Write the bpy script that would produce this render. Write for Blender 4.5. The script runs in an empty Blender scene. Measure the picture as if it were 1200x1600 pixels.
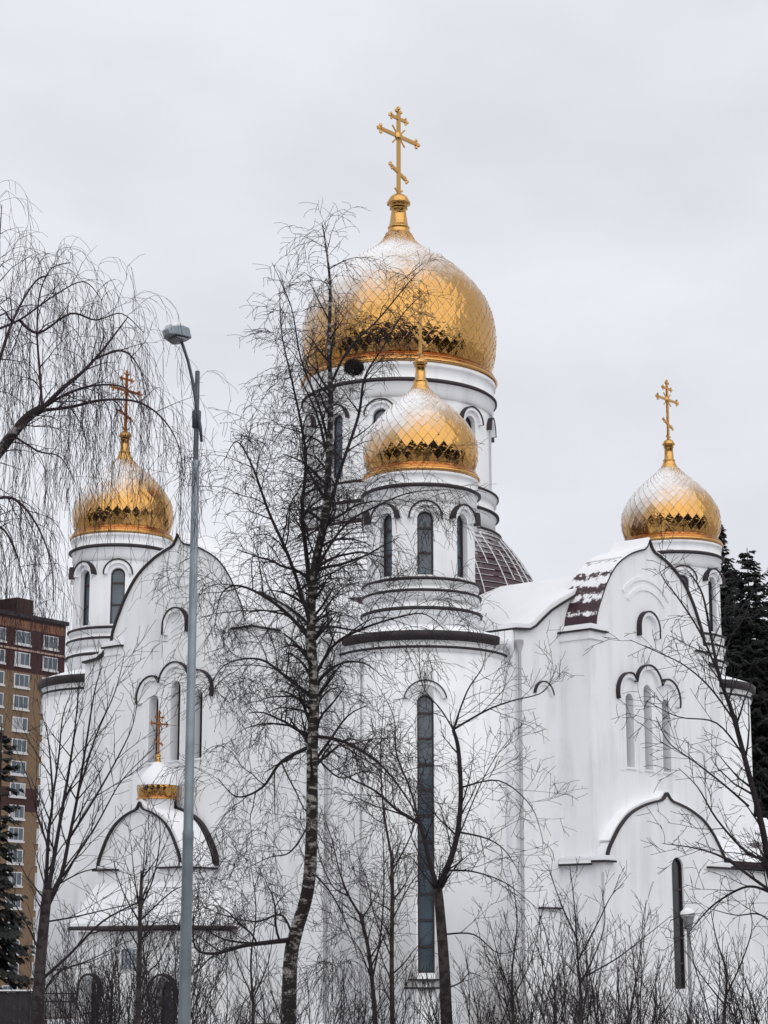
import bpy, bmesh, math, random
from mathutils import Vector, Matrix
R = math.radians
PI = math.pi
scene = bpy.context.scene
COL = scene.collection

# ---------------------------------------------------------------- camera
F = 3200.0                       # focal length in photo pixels (photo 1200 x 1600)
PITCH = math.atan(700 / F)       # horizon lies at photo row 1500
EYE = 1.8
cam = bpy.data.cameras.new('camera')
cam.sensor_fit = 'VERTICAL'
cam.sensor_height = 24.0
cam.lens = F / 1600 * 24.0
cam.clip_start = 0.1
cam.clip_end = 5000
cam_ob = bpy.data.objects.new('camera', cam)
cam_ob.location = (0, 0, EYE)
cam_ob.rotation_euler = (PI / 2 + PITCH, 0, 0)
COL.objects.link(cam_ob)
scene.camera = cam_ob
scene.render.resolution_x = 768
scene.render.resolution_y = 1024

# ---------------------------------------------------------------- sky and sun (overcast)
SUN_EL, SUN_AZ = R(34), R(166)   # azimuth clockwise from +Y
world = bpy.data.worlds.new('World')
scene.world = world
world.use_nodes = True
nt = world.node_tree
nt.nodes.clear()
out = nt.nodes.new('ShaderNodeOutputWorld')
bg = nt.nodes.new('ShaderNodeBackground')
bg.inputs['Strength'].default_value = 0.10
sky = nt.nodes.new('ShaderNodeTexSky')
sky.sky_type = 'NISHITA'
sky.sun_disc = False
sky.sun_elevation = SUN_EL
sky.sun_rotation = SUN_AZ
sky.dust_density = 3.0
hs = nt.nodes.new('ShaderNodeHueSaturation')
hs.inputs['Saturation'].default_value = 0.3
tc = nt.nodes.new('ShaderNodeTexCoord')
mp = nt.nodes.new('ShaderNodeMapping')
mp.inputs['Scale'].default_value = (1.0, 1.0, 2.2)
mp.inputs['Location'].default_value = (0.35, 0.2, 0.4)
nz = nt.nodes.new('ShaderNodeTexNoise')
nz.inputs['Scale'].default_value = 4.2
nz.inputs['Detail'].default_value = 5.0
nz.inputs['Roughness'].default_value = 0.5
rp = nt.nodes.new('ShaderNodeValToRGB')
rp.color_ramp.elements[0].position = 0.36
rp.color_ramp.elements[0].color = (0.85, 0.875, 0.935, 1)
rp.color_ramp.elements[1].position = 0.64
rp.color_ramp.elements[1].color = (1.00, 1.025, 1.085, 1)
sc = nt.nodes.new('ShaderNodeVectorMath')
sc.operation = 'SCALE'
sc.inputs['Scale'].default_value = 8.1
mx = nt.nodes.new('ShaderNodeMix')
mx.data_type = 'RGBA'
mx.inputs[0].default_value = 0.92
L = nt.links.new
L(tc.outputs['Generated'], mp.inputs['Vector'])
L(mp.outputs['Vector'], nz.inputs['Vector'])
L(nz.outputs['Fac'], rp.inputs['Fac'])
L(rp.outputs['Color'], sc.inputs[0])
L(sky.outputs['Color'], hs.inputs['Color'])
L(hs.outputs['Color'], mx.inputs[6])
L(sc.outputs['Vector'], mx.inputs[7])
L(mx.outputs[2], bg.inputs['Color'])
L(bg.outputs['Background'], out.inputs['Surface'])

sun = bpy.data.lights.new('sun', 'SUN')
sun.energy = 1.5
sun.angle = R(110)
sun.color = (1.0, 0.96, 0.9)
sun_ob = bpy.data.objects.new('sun', sun)
sd = Vector((math.sin(SUN_AZ) * math.cos(SUN_EL), math.cos(SUN_AZ) * math.cos(SUN_EL), math.sin(SUN_EL)))
sun_ob.rotation_euler = sd.to_track_quat('Z', 'Y').to_euler()
sun_ob.location = (30, -30, 60)
COL.objects.link(sun_ob)
scene.view_settings.view_transform = 'Standard'
scene.view_settings.look = 'None'
scene.view_settings.exposure = 0.12
scene.view_settings.gamma = 1.0


# ---------------------------------------------------------------- helpers
def at(px, py, Y):
    """world point at distance Y seen at photo pixel (px, py)"""
    x = (px - 600) / F
    v = (800 - py) / F
    dy = math.cos(PITCH) - v * math.sin(PITCH)
    dz = math.sin(PITCH) + v * math.cos(PITCH)
    k = Y / dy
    return Vector((x * k, Y, EYE + dz * k))


def mat_new(name):
    m = bpy.data.materials.new(name)
    m.use_nodes = True
    return m, m.node_tree, m.node_tree.nodes['Principled BSDF']


def simple(name, col, rough=0.6, metal=0.0, noise=0.0, scale=3.0, bump=0.0, col2=None):
    m, t, b = mat_new(name)
    b.inputs['Base Color'].default_value = (*col, 1)
    b.inputs['Roughness'].default_value = rough
    b.inputs['Metallic'].default_value = metal
    if noise or col2 or bump:
        c = t.nodes.new('ShaderNodeTexCoord')
        n = t.nodes.new('ShaderNodeTexNoise')
        n.inputs['Scale'].default_value = scale
        n.inputs['Detail'].default_value = 6
        t.links.new(c.outputs['Object'], n.inputs['Vector'])
        r = t.nodes.new('ShaderNodeValToRGB')
        r.color_ramp.elements[0].position = 0.46 if name.startswith('patchy') else 0.3
        r.color_ramp.elements[1].position = 0.55 if name.startswith('patchy') else 0.7
        c2 = col2 or tuple(x * (1 + noise) for x in col)
        c1 = col if col2 else tuple(x * (1 - noise) for x in col)
        r.color_ramp.elements[0].color = (*c1, 1)
        r.color_ramp.elements[1].color = (*c2, 1)
        t.links.new(n.outputs['Fac'], r.inputs['Fac'])
        t.links.new(r.outputs['Color'], b.inputs['Base Color'])
        if bump:
            bp = t.nodes.new('ShaderNodeBump')
            bp.inputs['Strength'].default_value = bump
            bp.inputs['Distance'].default_value = 0.05
            t.links.new(n.outputs['Fac'], bp.inputs['Height'])
            t.links.new(bp.outputs['Normal'], b.inputs['Normal'])
    return m


def plaster_mat():
    m, t, b = mat_new('white_plaster')
    b.inputs['Roughness'].default_value = 0.85
    c = t.nodes.new('ShaderNodeTexCoord')
    n1 = t.nodes.new('ShaderNodeTexNoise')
    n1.inputs['Scale'].default_value = 0.55
    n1.inputs['Detail'].default_value = 7
    n1.inputs['Roughness'].default_value = 0.6
    mp = t.nodes.new('ShaderNodeMapping')
    mp.inputs['Scale'].default_value = (2.2, 2.2, 0.22)   # rain streaks run down
    n2 = t.nodes.new('ShaderNodeTexNoise')
    n2.inputs['Scale'].default_value = 1.3
    n2.inputs['Detail'].default_value = 6
    t.links.new(c.outputs['Object'], n1.inputs['Vector'])
    t.links.new(c.outputs['Object'], mp.inputs['Vector'])
    t.links.new(mp.outputs['Vector'], n2.inputs['Vector'])
    a = t.nodes.new('ShaderNodeMath')
    a.operation = 'MULTIPLY_ADD'
    a.inputs[1].default_value = 0.5
    h = t.nodes.new('ShaderNodeMath')
    h.operation = 'MULTIPLY'
    h.inputs[1].default_value = 0.62
    t.links.new(n2.outputs['Fac'], h.inputs[0])
    t.links.new(n1.outputs['Fac'], a.inputs[0])
    t.links.new(h.outputs[0], a.inputs[2])
    r = t.nodes.new('ShaderNodeValToRGB')
    r.color_ramp.elements[0].position = 0.40
    r.color_ramp.elements[0].color = (0.73, 0.74, 0.77, 1)
    r.color_ramp.elements[1].position = 0.58
    r.color_ramp.elements[1].color = (0.84, 0.85, 0.875, 1)
    t.links.new(a.outputs[0], r.inputs['Fac'])
    t.links.new(r.outputs['Color'], b.inputs['Base Color'])
    n3 = t.nodes.new('ShaderNodeTexNoise')
    n3.inputs['Scale'].default_value = 22
    n3.inputs['Detail'].default_value = 4
    t.links.new(c.outputs['Object'], n3.inputs['Vector'])
    bp = t.nodes.new('ShaderNodeBump')
    bp.inputs['Strength'].default_value = 0.25
    bp.inputs['Distance'].default_value = 0.02
    t.links.new(n3.outputs['Fac'], bp.inputs['Height'])
    t.links.new(bp.outputs['Normal'], b.inputs['Normal'])
    return m


def snow_mix(t, b, base_out, lo, hi, wind=0.35, nscale=6.0, namp=0.5, stripe=0.0, pitch=0.4):
    """lay wind-blown snow on the up-facing side of whatever the shader shows"""
    g = t.nodes.new('ShaderNodeNewGeometry')
    dot = t.nodes.new('ShaderNodeVectorMath')
    dot.operation = 'DOT_PRODUCT'
    dot.inputs[1].default_value = (-wind, -0.1 * wind, 1.0)
    t.links.new(g.outputs['Normal'], dot.inputs[0])
    c = t.nodes.new('ShaderNodeTexCoord')
    n = t.nodes.new('ShaderNodeTexNoise')
    n.inputs['Scale'].default_value = nscale
    n.inputs['Detail'].default_value = 8
    n.inputs['Roughness'].default_value = 0.7
    t.links.new(c.outputs['Object'], n.inputs['Vector'])
    nn = t.nodes.new('ShaderNodeMath')
    nn.operation = 'MULTIPLY_ADD'
    nn.inputs[1].default_value = namp
    nn.inputs[2].default_value = -0.5 * namp
    t.links.new(n.outputs['Fac'], nn.inputs[0])
    ad = t.nodes.new('ShaderNodeMath')
    ad.operation = 'ADD'
    t.links.new(dot.outputs['Value'], ad.inputs[0])
    t.links.new(nn.outputs[0], ad.inputs[1])
    if stripe:
        sp = t.nodes.new('ShaderNodeSeparateXYZ')
        t.links.new(c.outputs['Object'], sp.inputs[0])
        ph = t.nodes.new('ShaderNodeMath')
        ph.operation = 'MULTIPLY_ADD'
        ph.inputs[1].default_value = 2 * PI / pitch
        t.links.new(sp.outputs['Z'], ph.inputs[0])
        t.links.new(n.outputs['Fac'], ph.inputs[2])
        si = t.nodes.new('ShaderNodeMath')
        si.operation = 'SINE'
        t.links.new(ph.outputs[0], si.inputs[0])
        a2 = t.nodes.new('ShaderNodeMath')
        a2.operation = 'MULTIPLY_ADD'
        a2.inputs[1].default_value = stripe
        t.links.new(si.outputs[0], a2.inputs[0])
        t.links.new(ad.outputs[0], a2.inputs[2])
        ad = a2
    mr = t.nodes.new('ShaderNodeMapRange')
    mr.interpolation_type = 'SMOOTHSTEP'
    mr.inputs['From Min'].default_value = lo
    mr.inputs['From Max'].default_value = hi
    t.links.new(ad.outputs[0], mr.inputs['Value'])
    sn = t.nodes.new('ShaderNodeBsdfDiffuse')
    sn.inputs['Color'].default_value = (0.84, 0.85, 0.88, 1)
    ms = t.nodes.new('ShaderNodeMixShader')
    o = t.nodes['Material Output']
    t.links.new(mr.outputs['Result'], ms.inputs['Fac'])
    t.links.new(b.outputs['BSDF'], ms.inputs[1])
    t.links.new(sn.outputs['BSDF'], ms.inputs[2])
    t.links.new(ms.outputs['Shader'], o.inputs['Surface'])
    return mr


def gold_mat(name, col, rough, snow=None):
    m, t, b = mat_new(name)
    b.inputs['Base Color'].default_value = (*col, 1)
    b.inputs['Metallic'].default_value = 1.0
    c = t.nodes.new('ShaderNodeTexCoord')
    n = t.nodes.new('ShaderNodeTexNoise')
    n.inputs['Scale'].default_value = 2.5
    n.inputs['Detail'].default_value = 6
    t.links.new(c.outputs['Object'], n.inputs['Vector'])
    mr = t.nodes.new('ShaderNodeMapRange')
    mr.inputs['To Min'].default_value = rough * 0.6
    mr.inputs['To Max'].default_value = rough * 1.5
    t.links.new(n.outputs['Fac'], mr.inputs['Value'])
    t.links.new(mr.outputs['Result'], b.inputs['Roughness'])
    n2 = t.nodes.new('ShaderNodeTexNoise')
    n2.inputs['Scale'].default_value = 4.5
    n2.inputs['Detail'].default_value = 3
    t.links.new(c.outputs['Object'], n2.inputs['Vector'])
    bp = t.nodes.new('ShaderNodeBump')
    bp.inputs['Strength'].default_value = 0.55
    bp.inputs['Distance'].default_value = 0.05
    t.links.new(n2.outputs['Fac'], bp.inputs['Height'])
    t.links.new(bp.outputs['Normal'], b.inputs['Normal'])
    if snow:
        snow_mix(t, b, None, *snow)
    return m


def tile_mat(name, row):
    """burgundy sheet roof with snow caught in its seams"""
    m, t, b = mat_new(name)
    b.inputs['Roughness'].default_value = 0.5
    c = t.nodes.new('ShaderNodeTexCoord')
    n = t.nodes.new('ShaderNodeTexNoise')
    n.inputs['Scale'].default_value = 4
    n.inputs['Detail'].default_value = 6
    t.links.new(c.outputs['Object'], n.inputs['Vector'])
    r = t.nodes.new('ShaderNodeValToRGB')
    r.color_ramp.elements[0].color = (0.022, 0.010, 0.016, 1)
    r.color_ramp.elements[1].color = (0.065, 0.026, 0.038, 1)
    t.links.new(n.outputs['Fac'], r.inputs['Fac'])
    t.links.new(r.outputs['Color'], b.inputs['Base Color'])
    snow_mix(t, b, None, *row)
    return m


def bark_mat(name, dark, light, pos, scale=(1, 1, 6), s=5):
    m, t, b = mat_new(name)
    b.inputs['Roughness'].default_value = 0.9
    c = t.nodes.new('ShaderNodeTexCoord')
    mp = t.nodes.new('ShaderNodeMapping')
    mp.inputs['Scale'].default_value = scale
    n = t.nodes.new('ShaderNodeTexNoise')
    n.inputs['Scale'].default_value = s
    n.inputs['Detail'].default_value = 6
    n.inputs['Roughness'].default_value = 0.65
    t.links.new(c.outputs['Object'], mp.inputs['Vector'])
    t.links.new(mp.outputs['Vector'], n.inputs['Vector'])
    r = t.nodes.new('ShaderNodeValToRGB')
    r.color_ramp.elements[0].position = pos
    r.color_ramp.elements[0].color = (*dark, 1)
    r.color_ramp.elements[1].position = pos + 0.1
    r.color_ramp.elements[1].color = (*light, 1)
    t.links.new(n.outputs['Fac'], r.inputs['Fac'])
    t.links.new(r.outputs['Color'], b.inputs['Base Color'])
    bp = t.nodes.new('ShaderNodeBump')
    bp.inputs['Strength'].default_value = 0.6
    bp.inputs['Distance'].default_value = 0.02
    t.links.new(n.outputs['Fac'], bp.inputs['Height'])
    t.links.new(bp.outputs['Normal'], b.inputs['Normal'])
    return m


M = {}
M['plaster'] = plaster_mat()
M['dark'] = simple('dark_roof_sheet', (0.016, 0.009, 0.013), 0.6, noise=0.3, scale=2)
M['snow'] = simple('snow', (0.84, 0.85, 0.88), 0.8, noise=0.03, scale=1.2, bump=0.4)
M['ground'] = simple('patchy_snow_dark_for_reflections', (0.10, 0.075, 0.055), 0.9, col2=(0.82, 0.83, 0.86), scale=0.35, bump=0.3)  # dead-grass brown added to the snow so the gilding reflects darker ground
M['gold'] = gold_mat('gilded_plates', (0.54, 0.30, 0.095), 0.085, (0.10, 1.0, 0.5, 2.5, 0.7))
M['seam'] = gold_mat('gilded_plate_seam', (0.26, 0.13, 0.04), 0.3, (0.45, 1.25, 0.5, 2.5, 0.7))
M['gold_plain'] = gold_mat('gilded_sheet', (0.58, 0.33, 0.11), 0.2)
M['copper'] = gold_mat('reddish_gilding', (0.46, 0.19, 0.06), 0.2)
M['glass'] = simple('dark_window_glass', (0.085, 0.11, 0.135), 0.07, noise=0.35, scale=1.3)
M['glass_dark'] = simple('unlit_window_glass', (0.012, 0.013, 0.016), 0.12)
M['frame'] = simple('dark_window_frame', (0.03, 0.02, 0.025), 0.5)
M['tile'] = tile_mat('burgundy_roof_tiles', (0.62, 0.78, 0.25, 4.5, 1.6, 0.18, 0.52))
M['tile_snowy'] = tile_mat('snowed_over_roof_tiles', (-0.30, -0.1, 0.25, 3.0, 0.7, 0.12, 0.55))
M['wing_roof'] = tile_mat('patchy_snow_on_dark_roof', (0.62, 0.74, 0.25, 1.6, 1.5))
M['tile_dome'] = tile_mat('burgundy_scale_roof', (0.42, 0.70, 0.5, 5.0, 0.6))
M['steel'] = simple('galvanised_steel', (0.25, 0.29, 0.33), 0.5, 0.4, noise=0.2, scale=4)
M['steel_dark'] = simple('dark_steel', (0.10, 0.115, 0.14), 0.5, 0.4, noise=0.2, scale=4)
M['lens'] = simple('frosted_lamp_glass', (0.22, 0.23, 0.25), 0.3)
M['bark_birch'] = bark_mat('birch_bark', (0.022, 0.016, 0.017), (0.42, 0.39, 0.37), 0.50, (1, 1, 2.2), 4.5)
M['bark'] = bark_mat('dark_bark', (0.018, 0.012, 0.014), (0.055, 0.042, 0.042), 0.45, (1, 1, 1), 9)
M['twig'] = simple('winter_twigs', (0.019, 0.013, 0.017), 0.85, noise=0.4, scale=3)
M['twig_red'] = simple('reddish_winter_twigs', (0.034, 0.016, 0.021), 0.85, noise=0.4, scale=3)
M['twig_purple'] = simple('purple_brown_twigs', (0.042, 0.027, 0.036), 0.85, noise=0.4, scale=3)
M['needle'] = simple('spruce_needles', (0.006, 0.008, 0.008), 0.85, col2=(0.016, 0.019, 0.016), scale=1.5)
M['nest'] = simple('dry_nest_twigs', (0.02, 0.014, 0.013), 0.95)


# ---------------------------------------------------------------- object helpers
def link(o, parent=None):
    COL.objects.link(o)
    if parent is not None:
        o.parent = parent
    return o


def thing(name, label, cat, loc=(0, 0, 0), rotz=0.0, group=None):
    o = bpy.data.objects.new(name, None)
    o.empty_display_size = 0.3
    o.location = loc
    o.rotation_euler = (0, 0, rotz)
    o['label'] = label
    o['category'] = cat
    if group:
        o['group'] = group
    return link(o)


def ob_from_bm(name, bm, mats, parent=None, smooth=False, loc=None):
    me = bpy.data.meshes.new(name)
    bmesh.ops.recalc_face_normals(bm, faces=bm.faces)
    bm.to_mesh(me)
    bm.free()
    for m in (mats if isinstance(mats, (list, tuple)) else [mats]):
        me.materials.append(M[m])
    if smooth:
        for p in me.polygons:
            p.use_smooth = True
    o = bpy.data.objects.new(name, me)
    if loc:
        o.location = loc
    return link(o, parent)


def ob_raw(name, verts, faces, mats, parent=None, smooth=True, fm=None):
    me = bpy.data.meshes.new(name)
    me.from_pydata(verts, [], faces)
    for m in (mats if isinstance(mats, (list, tuple)) else [mats]):
        me.materials.append(M[m])
    me.polygons.foreach_set('use_smooth', [smooth] * len(me.polygons))
    if fm:
        me.polygons.foreach_set('material_index', fm)
    me.update()
    o = bpy.data.objects.new(name, me)
    return link(o, parent)


def copy_tree(o, parent=None, loc=None):
    c = o.copy()
    COL.objects.link(c)
    c.parent = parent
    if loc is not None:
        c.location = loc
    for ch in list(o.children):
        copy_tree(ch, c)
    return c


def add_box(bm, x0, x1, y0, y1, z0, z1, mi=0, mtx=None):
    vs = [Vector((x, y, z)) for x in (x0, x1) for y in (y0, y1) for z in (z0, z1)]
    if mtx is not None:
        vs = [mtx @ v for v in vs]
    v = [bm.verts.new(p) for p in vs]
    for q in ((0, 1, 3, 2), (4, 6, 7, 5), (0, 4, 5, 1), (2, 3, 7, 6), (0, 2, 6, 4), (1, 5, 7, 3)):
        f = bm.faces.new([v[i] for i in q])
        f.material_index = mi


def add_lathe(bm, prof, seg=64, closed=False, a0=0.0, a1=2 * PI):
    """prof: list of (r, z, material of the band that follows)"""
    full = abs(a1 - a0 - 2 * PI) < 1e-6
    n = seg if full else seg + 1
    rows = []
    for p in prof:
        rows.append([bm.verts.new((p[0] * math.cos(a0 + (a1 - a0) * i / seg), p[0] * math.sin(a0 + (a1 - a0) * i / seg), p[1])) for i in range(n)])
    m = len(prof)
    for k in range(m if closed else m - 1):
        a, b = rows[k], rows[(k + 1) % m]
        mi = prof[k][2] if len(prof[k]) > 2 else 0
        for i in range(seg):
            j = (i + 1) % n
            f = bm.faces.new((a[i], a[j], b[j], b[i]))
            f.material_index = mi
            f.smooth = True
    return rows


def add_prism(bm, pts, d0, d1, frame, mi=0, mi_side=None, caps=True):
    """extrude the closed 2D outline pts (u, z) from depth d0 to d1; frame(u, d, z) -> Vector"""
    a = [bm.verts.new(frame(u, d0, z)) for u, z in pts]
    b = [bm.verts.new(frame(u, d1, z)) for u, z in pts]
    n = len(pts)
    if caps:
        f = bm.faces.new(a)
        f.material_index = mi
        f = bm.faces.new(b[::-1])
        f.material_index = mi
    for i in range(n):
        j = (i + 1) % n
        f = bm.faces.new((a[i], b[i], b[j], a[j]))
        f.material_index = mi if mi_side is None else mi_side
    return a, b


def add_strip(bm, line, th, d0, d1, frame, mi_face=0, mi_top=0, close_top=None):
    """a bent sheet of thickness th over the open 2D line (u, z)"""
    n = len(line)
    off = []
    for i in range(n):
        a = Vector(line[max(i - 1, 0)])
        b = Vector(line[min(i + 1, n - 1)])
        t = (b - a)
        t.normalize()
        nn = Vector((-t.y, t.x))
        off.append((line[i][0] + nn.x * th, line[i][1] + nn.y * th))
    A0 = [bm.verts.new(frame(u, d0, z)) for u, z in line]
    A1 = [bm.verts.new(frame(u, d1, z)) for u, z in line]
    B0 = [bm.verts.new(frame(u, d0, z)) for u, z in off]
    B1 = [bm.verts.new(frame(u, d1, z)) for u, z in off]
    for i in range(n - 1):
        for q, mi in (((A0[i], A0[i + 1], A1[i + 1], A1[i]), mi_face), ((B0[i], B1[i], B1[i + 1], B0[i + 1]), mi_top),
                      ((A0[i], B0[i], B0[i + 1], A0[i + 1]), mi_face), ((A1[i], A1[i + 1], B1[i + 1], B1[i]), mi_face)):
            f = bm.faces.new(q)
            f.material_index = mi
    for q in ((A0[0], A1[0], B1[0], B0[0]), (A0[-1], B0[-1], B1[-1], A1[-1])):
        f = bm.faces.new(q)
        f.material_index = mi_face


def cut(ob, cutter_bm):
    """cut openings into a solid"""
    me = bpy.data.meshes.new('cutter')
    bmesh.ops.recalc_face_normals(cutter_bm, faces=cutter_bm.faces)
    cutter_bm.to_mesh(me)
    cutter_bm.free()
    c = bpy.data.objects.new('cutter', me)
    COL.objects.link(c)
    par = ob.parent
    ob.parent = None
    md = ob.modifiers.new('cut', 'BOOLEAN')
    md.object = c
    md.operation = 'DIFFERENCE'
    md.solver = 'EXACT'
    bpy.context.view_layer.update()
    dg = bpy.context.evaluated_depsgraph_get()
    nm = bpy.data.meshes.new_from_object(ob.evaluated_get(dg))
    ob.modifiers.clear()
    old = ob.data
    nm.name = old.name
    ob.data = nm
    bpy.data.meshes.remove(old)
    ob.parent = par
    bpy.data.objects.remove(c)
    bpy.data.meshes.remove(me)


def slot_pts(u, w, z0, z1, n=10):
    """outline of a slot window with a round head, z1 = top of the head"""
    r = w / 2
    pts = [(u - r, z0), (u + r, z0)]
    for i in range(n + 1):
        a = PI * i / n
        pts.append((u + r * math.cos(a), z1 - r + r * math.sin(a)))
    return pts


def arc_line(u, zc, r, a0, a1, n=16):
    return [(u + r * math.cos(a0 + (a1 - a0) * i / n), zc + r * math.sin(a0 + (a1 - a0) * i / n)) for i in range(n + 1)]


def add_band(bm, inner, outer, d0, d1, frame, mi=0):
    """solid band between two open 2D lines of equal length"""
    n = len(inner)
    A = [[bm.verts.new(frame(u, d, z)) for u, z in ln] for ln in (inner, outer) for d in (d0, d1)]
    i0, i1, o0, o1 = A
    for i in range(n - 1):
        for q in ((i0[i], i0[i + 1], i1[i + 1], i1[i]), (o0[i], o1[i], o1[i + 1], o0[i + 1]), (i0[i], o0[i], o0[i + 1], i0[i + 1]), (i1[i], i1[i + 1], o1[i + 1], o1[i])):
            bm.faces.new(q).material_index = mi
    for k in (0, n - 1):
        bm.faces.new((i0[k], i1[k], o1[k], o0[k])).material_index = mi


def hood(bm, u, zc, r, th, d0, d1, frame, a0=0.0, a1=PI, cap=0.04, legs=0.0, n=16):
    """round brow moulding with a dark sheet on top"""
    def ln(rr):
        l = arc_line(u, zc, rr, a0, a1, n)
        if legs:
            l = [(l[0][0], l[0][1] - legs)] + l + [(l[-1][0], l[-1][1] - legs)]
        return l
    add_band(bm, ln(r), ln(r + th), d0, d1, frame, 0)
    add_band(bm, ln(r + th + 0.002), ln(r + th + cap), d0, d1 + 0.03, frame, 1)


def window_mesh(bm, u, w, z0, z1, d, frame, bars, fw=0.05):
    """window frame with cross bars (0) and glass (1); the glass sits at depth d, the frame 3 cm in front"""
    r = w / 2
    def outline(k):
        rr = r - k
        return [(u - rr, z0 + k)] + [(u + rr * math.cos(PI - PI * i / 12), z1 - r + rr * math.sin(PI * i / 12)) for i in range(13)] + [(u + rr, z0 + k)]
    o = outline(0.0)
    i_ = outline(fw)
    o = o + [o[0]]
    i_ = i_ + [i_[0]]
    add_band(bm, i_, o, d - 0.02, d + 0.05, frame, 0)
    for zb in bars:
        add_prism(bm, [(u - r + fw, zb - 0.03), (u + r - fw, zb - 0.03), (u + r - fw, zb + 0.03), (u - r + fw, zb + 0.03)], d - 0.01, d + 0.045, frame, 0)
    g = slot_pts(u, w - 0.02, z0 + 0.01, z1 - 0.01)
    vs = [bm.verts.new(frame(a, d, b)) for a, b in g]
    bm.faces.new(vs).material_index = 1


# ---------------------------------------------------------------- ground
def build_ground():
    rng = random.Random(3)
    bm = bmesh.new()
    xs = [-3000, -900, -300, -120, -80] + [x * 2.0 for x in range(-30, 31)] + [80, 120, 300, 900, 3000]
    ys = [-3000, -900, -300, -120, -60] + [y * 2.0 for y in range(-20, 61)] + [150, 220, 320, 600, 1500, 3500]  # the ground falls away behind the church
    g = []
    for y in ys:
        row = []
        for x in xs:
            z = 0.0
            if -60 < x < 60 and -40 < y < 120:
                z = 0.10 * math.sin(x * 0.31 + 1.3 * math.sin(y * 0.17)) * math.cos(y * 0.27) + rng.uniform(-0.05, 0.05) - 0.05
            if y > 92:
                z -= 12 * min(1.0, (y - 92) / 50)
            elif y > 92:
                z = -12 * min(1.0, (y - 92) / 50)
            row.append(bm.verts.new((x, y, z)))
        g.append(row)
    for j in range(len(ys) - 1):
        for i in range(len(xs) - 1):
            bm.faces.new((g[j][i], g[j][i + 1], g[j + 1][i + 1], g[j + 1][i]))
    o = ob_from_bm('snow_ground', bm, 'ground', smooth=True)
    o['kind'] = 'structure'


build_ground()

# unseen street and kerb by the lamp, added to darken the domes' reflections
M['asphalt'] = simple('wet_asphalt', (0.035, 0.035, 0.038), 0.45, noise=0.3, scale=1.5, bump=0.2)
M['kerb'] = simple('kerb_stone', (0.30, 0.30, 0.30), 0.8, noise=0.2, scale=2)
bm = bmesh.new()
add_box(bm, -400, 400, 5.5, 22.0, -0.6, 0.16)
unseen_road = ob_from_bm('unseen_road', bm, 'asphalt')
unseen_road['kind'] = 'structure'
bm = bmesh.new()
add_box(bm, -400, 400, 22.0, 22.22, -0.6, 0.29)
kb = ob_from_bm('kerb', bm, 'kerb')
kb['kind'] = 'structure'

# ---------------------------------------------------------------- church
AL = R(48.5)
H = 9.6 / math.sqrt(2)            # half the side of the square of the four corner towers
church = thing('church', 'large white Orthodox church with snow dusted golden onion domes and round corner towers', 'church', (0.53, 70, 0), AL)
TW = {'front': (-H, -H, 0), 'right': (H, -H, 0), 'left': (-H, H, 0)}
VIEW = R(225)


def fr_right(t, o, z):            # right facade: t from the front tower's axis, o outwards
    return Vector((-H + t, -H - o, z))


def fr_left(t, o, z):
    return Vector((-H - o, -H + t, z))


def fr_cyl(ang, r0=0.0):
    """frame on a tower wall facing ang: u to the side, d outwards from the axis"""
    ca, sa = math.cos(ang), math.sin(ang)
    return lambda u, d, z: Vector((ca * d - sa * u, sa * d + ca * u, z))


MID = H
# ---- main block under snowy vaults: wall outline seen from each facade
def bay_profile():
    half = [(1.2, 11.30), (1.9, 11.36), (2.2, 11.50), (2.6, 11.80), (3.0, 12.08), (3.54, 12.36), (4.4, 12.78), (5.4, 13.28), (6.2, 13.60), (MID, 13.70)]
    return half + [(2 * MID - t, z) for t, z in half[-2::-1]]


BP = bay_profile()
for fr, oo in ((fr_right, 2.5), (fr_left, 2.498)):
    bm = bmesh.new()
    pts = [(BP[0][0], -1.0)] + BP + [(BP[-1][0], -1.0)]
    add_prism(bm, pts, -11.0, oo, fr)
    w = ob_from_bm('wall', bm, 'plaster', church)
    bm = bmesh.new()
    add_strip(bm, BP, 0.06, -11.0, oo + 0.16, fr, 0, 0)
    rf = ob_from_bm('roof', bm, 'dark', church)
    bm = bmesh.new()
    add_strip(bm, [(t, z + 0.065) for t, z in BP], 0.13, -11.0, oo + 0.10, fr, 0, 0)
    ob_from_bm('snow_cover', bm, 'snow', rf)

# ---- corner towers (lower round bodies)
cutter = bmesh.new()
FW = VIEW - R(2.2)
fc = fr_cyl(FW)
add_prism(cutter, slot_pts(0, 0.47, 1.45, 9.17), 2.12, 2.8, fc)
for key in ('front', 'left', 'right'):
    bm = bmesh.new()
    rows = add_lathe(bm, [(2.5, -1.0), (2.5, 10.72)], 96)
    bm.faces.new(rows[0][::-1])
    bm.faces.new(rows[1])
    tw = ob_from_bm('corner_tower', bm, 'plaster', church)
    if key == 'front':
        cut(tw, cutter)
    tw.location = TW[key]
    bm = bmesh.new()
    # 0 plaster, 1 dark sheet, 2 snow
    add_lathe(bm, [(2.45, 10.38, 0), (2.55, 10.42, 0), (2.55, 10.50, 1), (2.60, 10.51, 1), (2.60, 10.56, 1), (2.53, 10.58, 0), (2.53, 10.70, 0), (2.58, 10.72, 1),
                   (2.70, 10.76, 1), (2.72, 10.95, 1), (2.66, 11.0, 2), (2.3, 11.14, 2), (1.9, 11.27, 2), (1.55, 11.33, 2)], 96)
    if key == 'front':              # snow has slid over the two ends of the sheet
        for f in bm.faces:
            q = f.calc_center_median()
            a = (math.atan2(q.y, q.x) - VIEW + PI) % (2 * PI) - PI
            if f.material_index == 1 and q.z > 10.7 and not (R(-63) < a < R(54)):
                f.material_index = 2
    c = ob_from_bm('cornice', bm, ['plaster', 'dark', 'snow'], tw)

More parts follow.
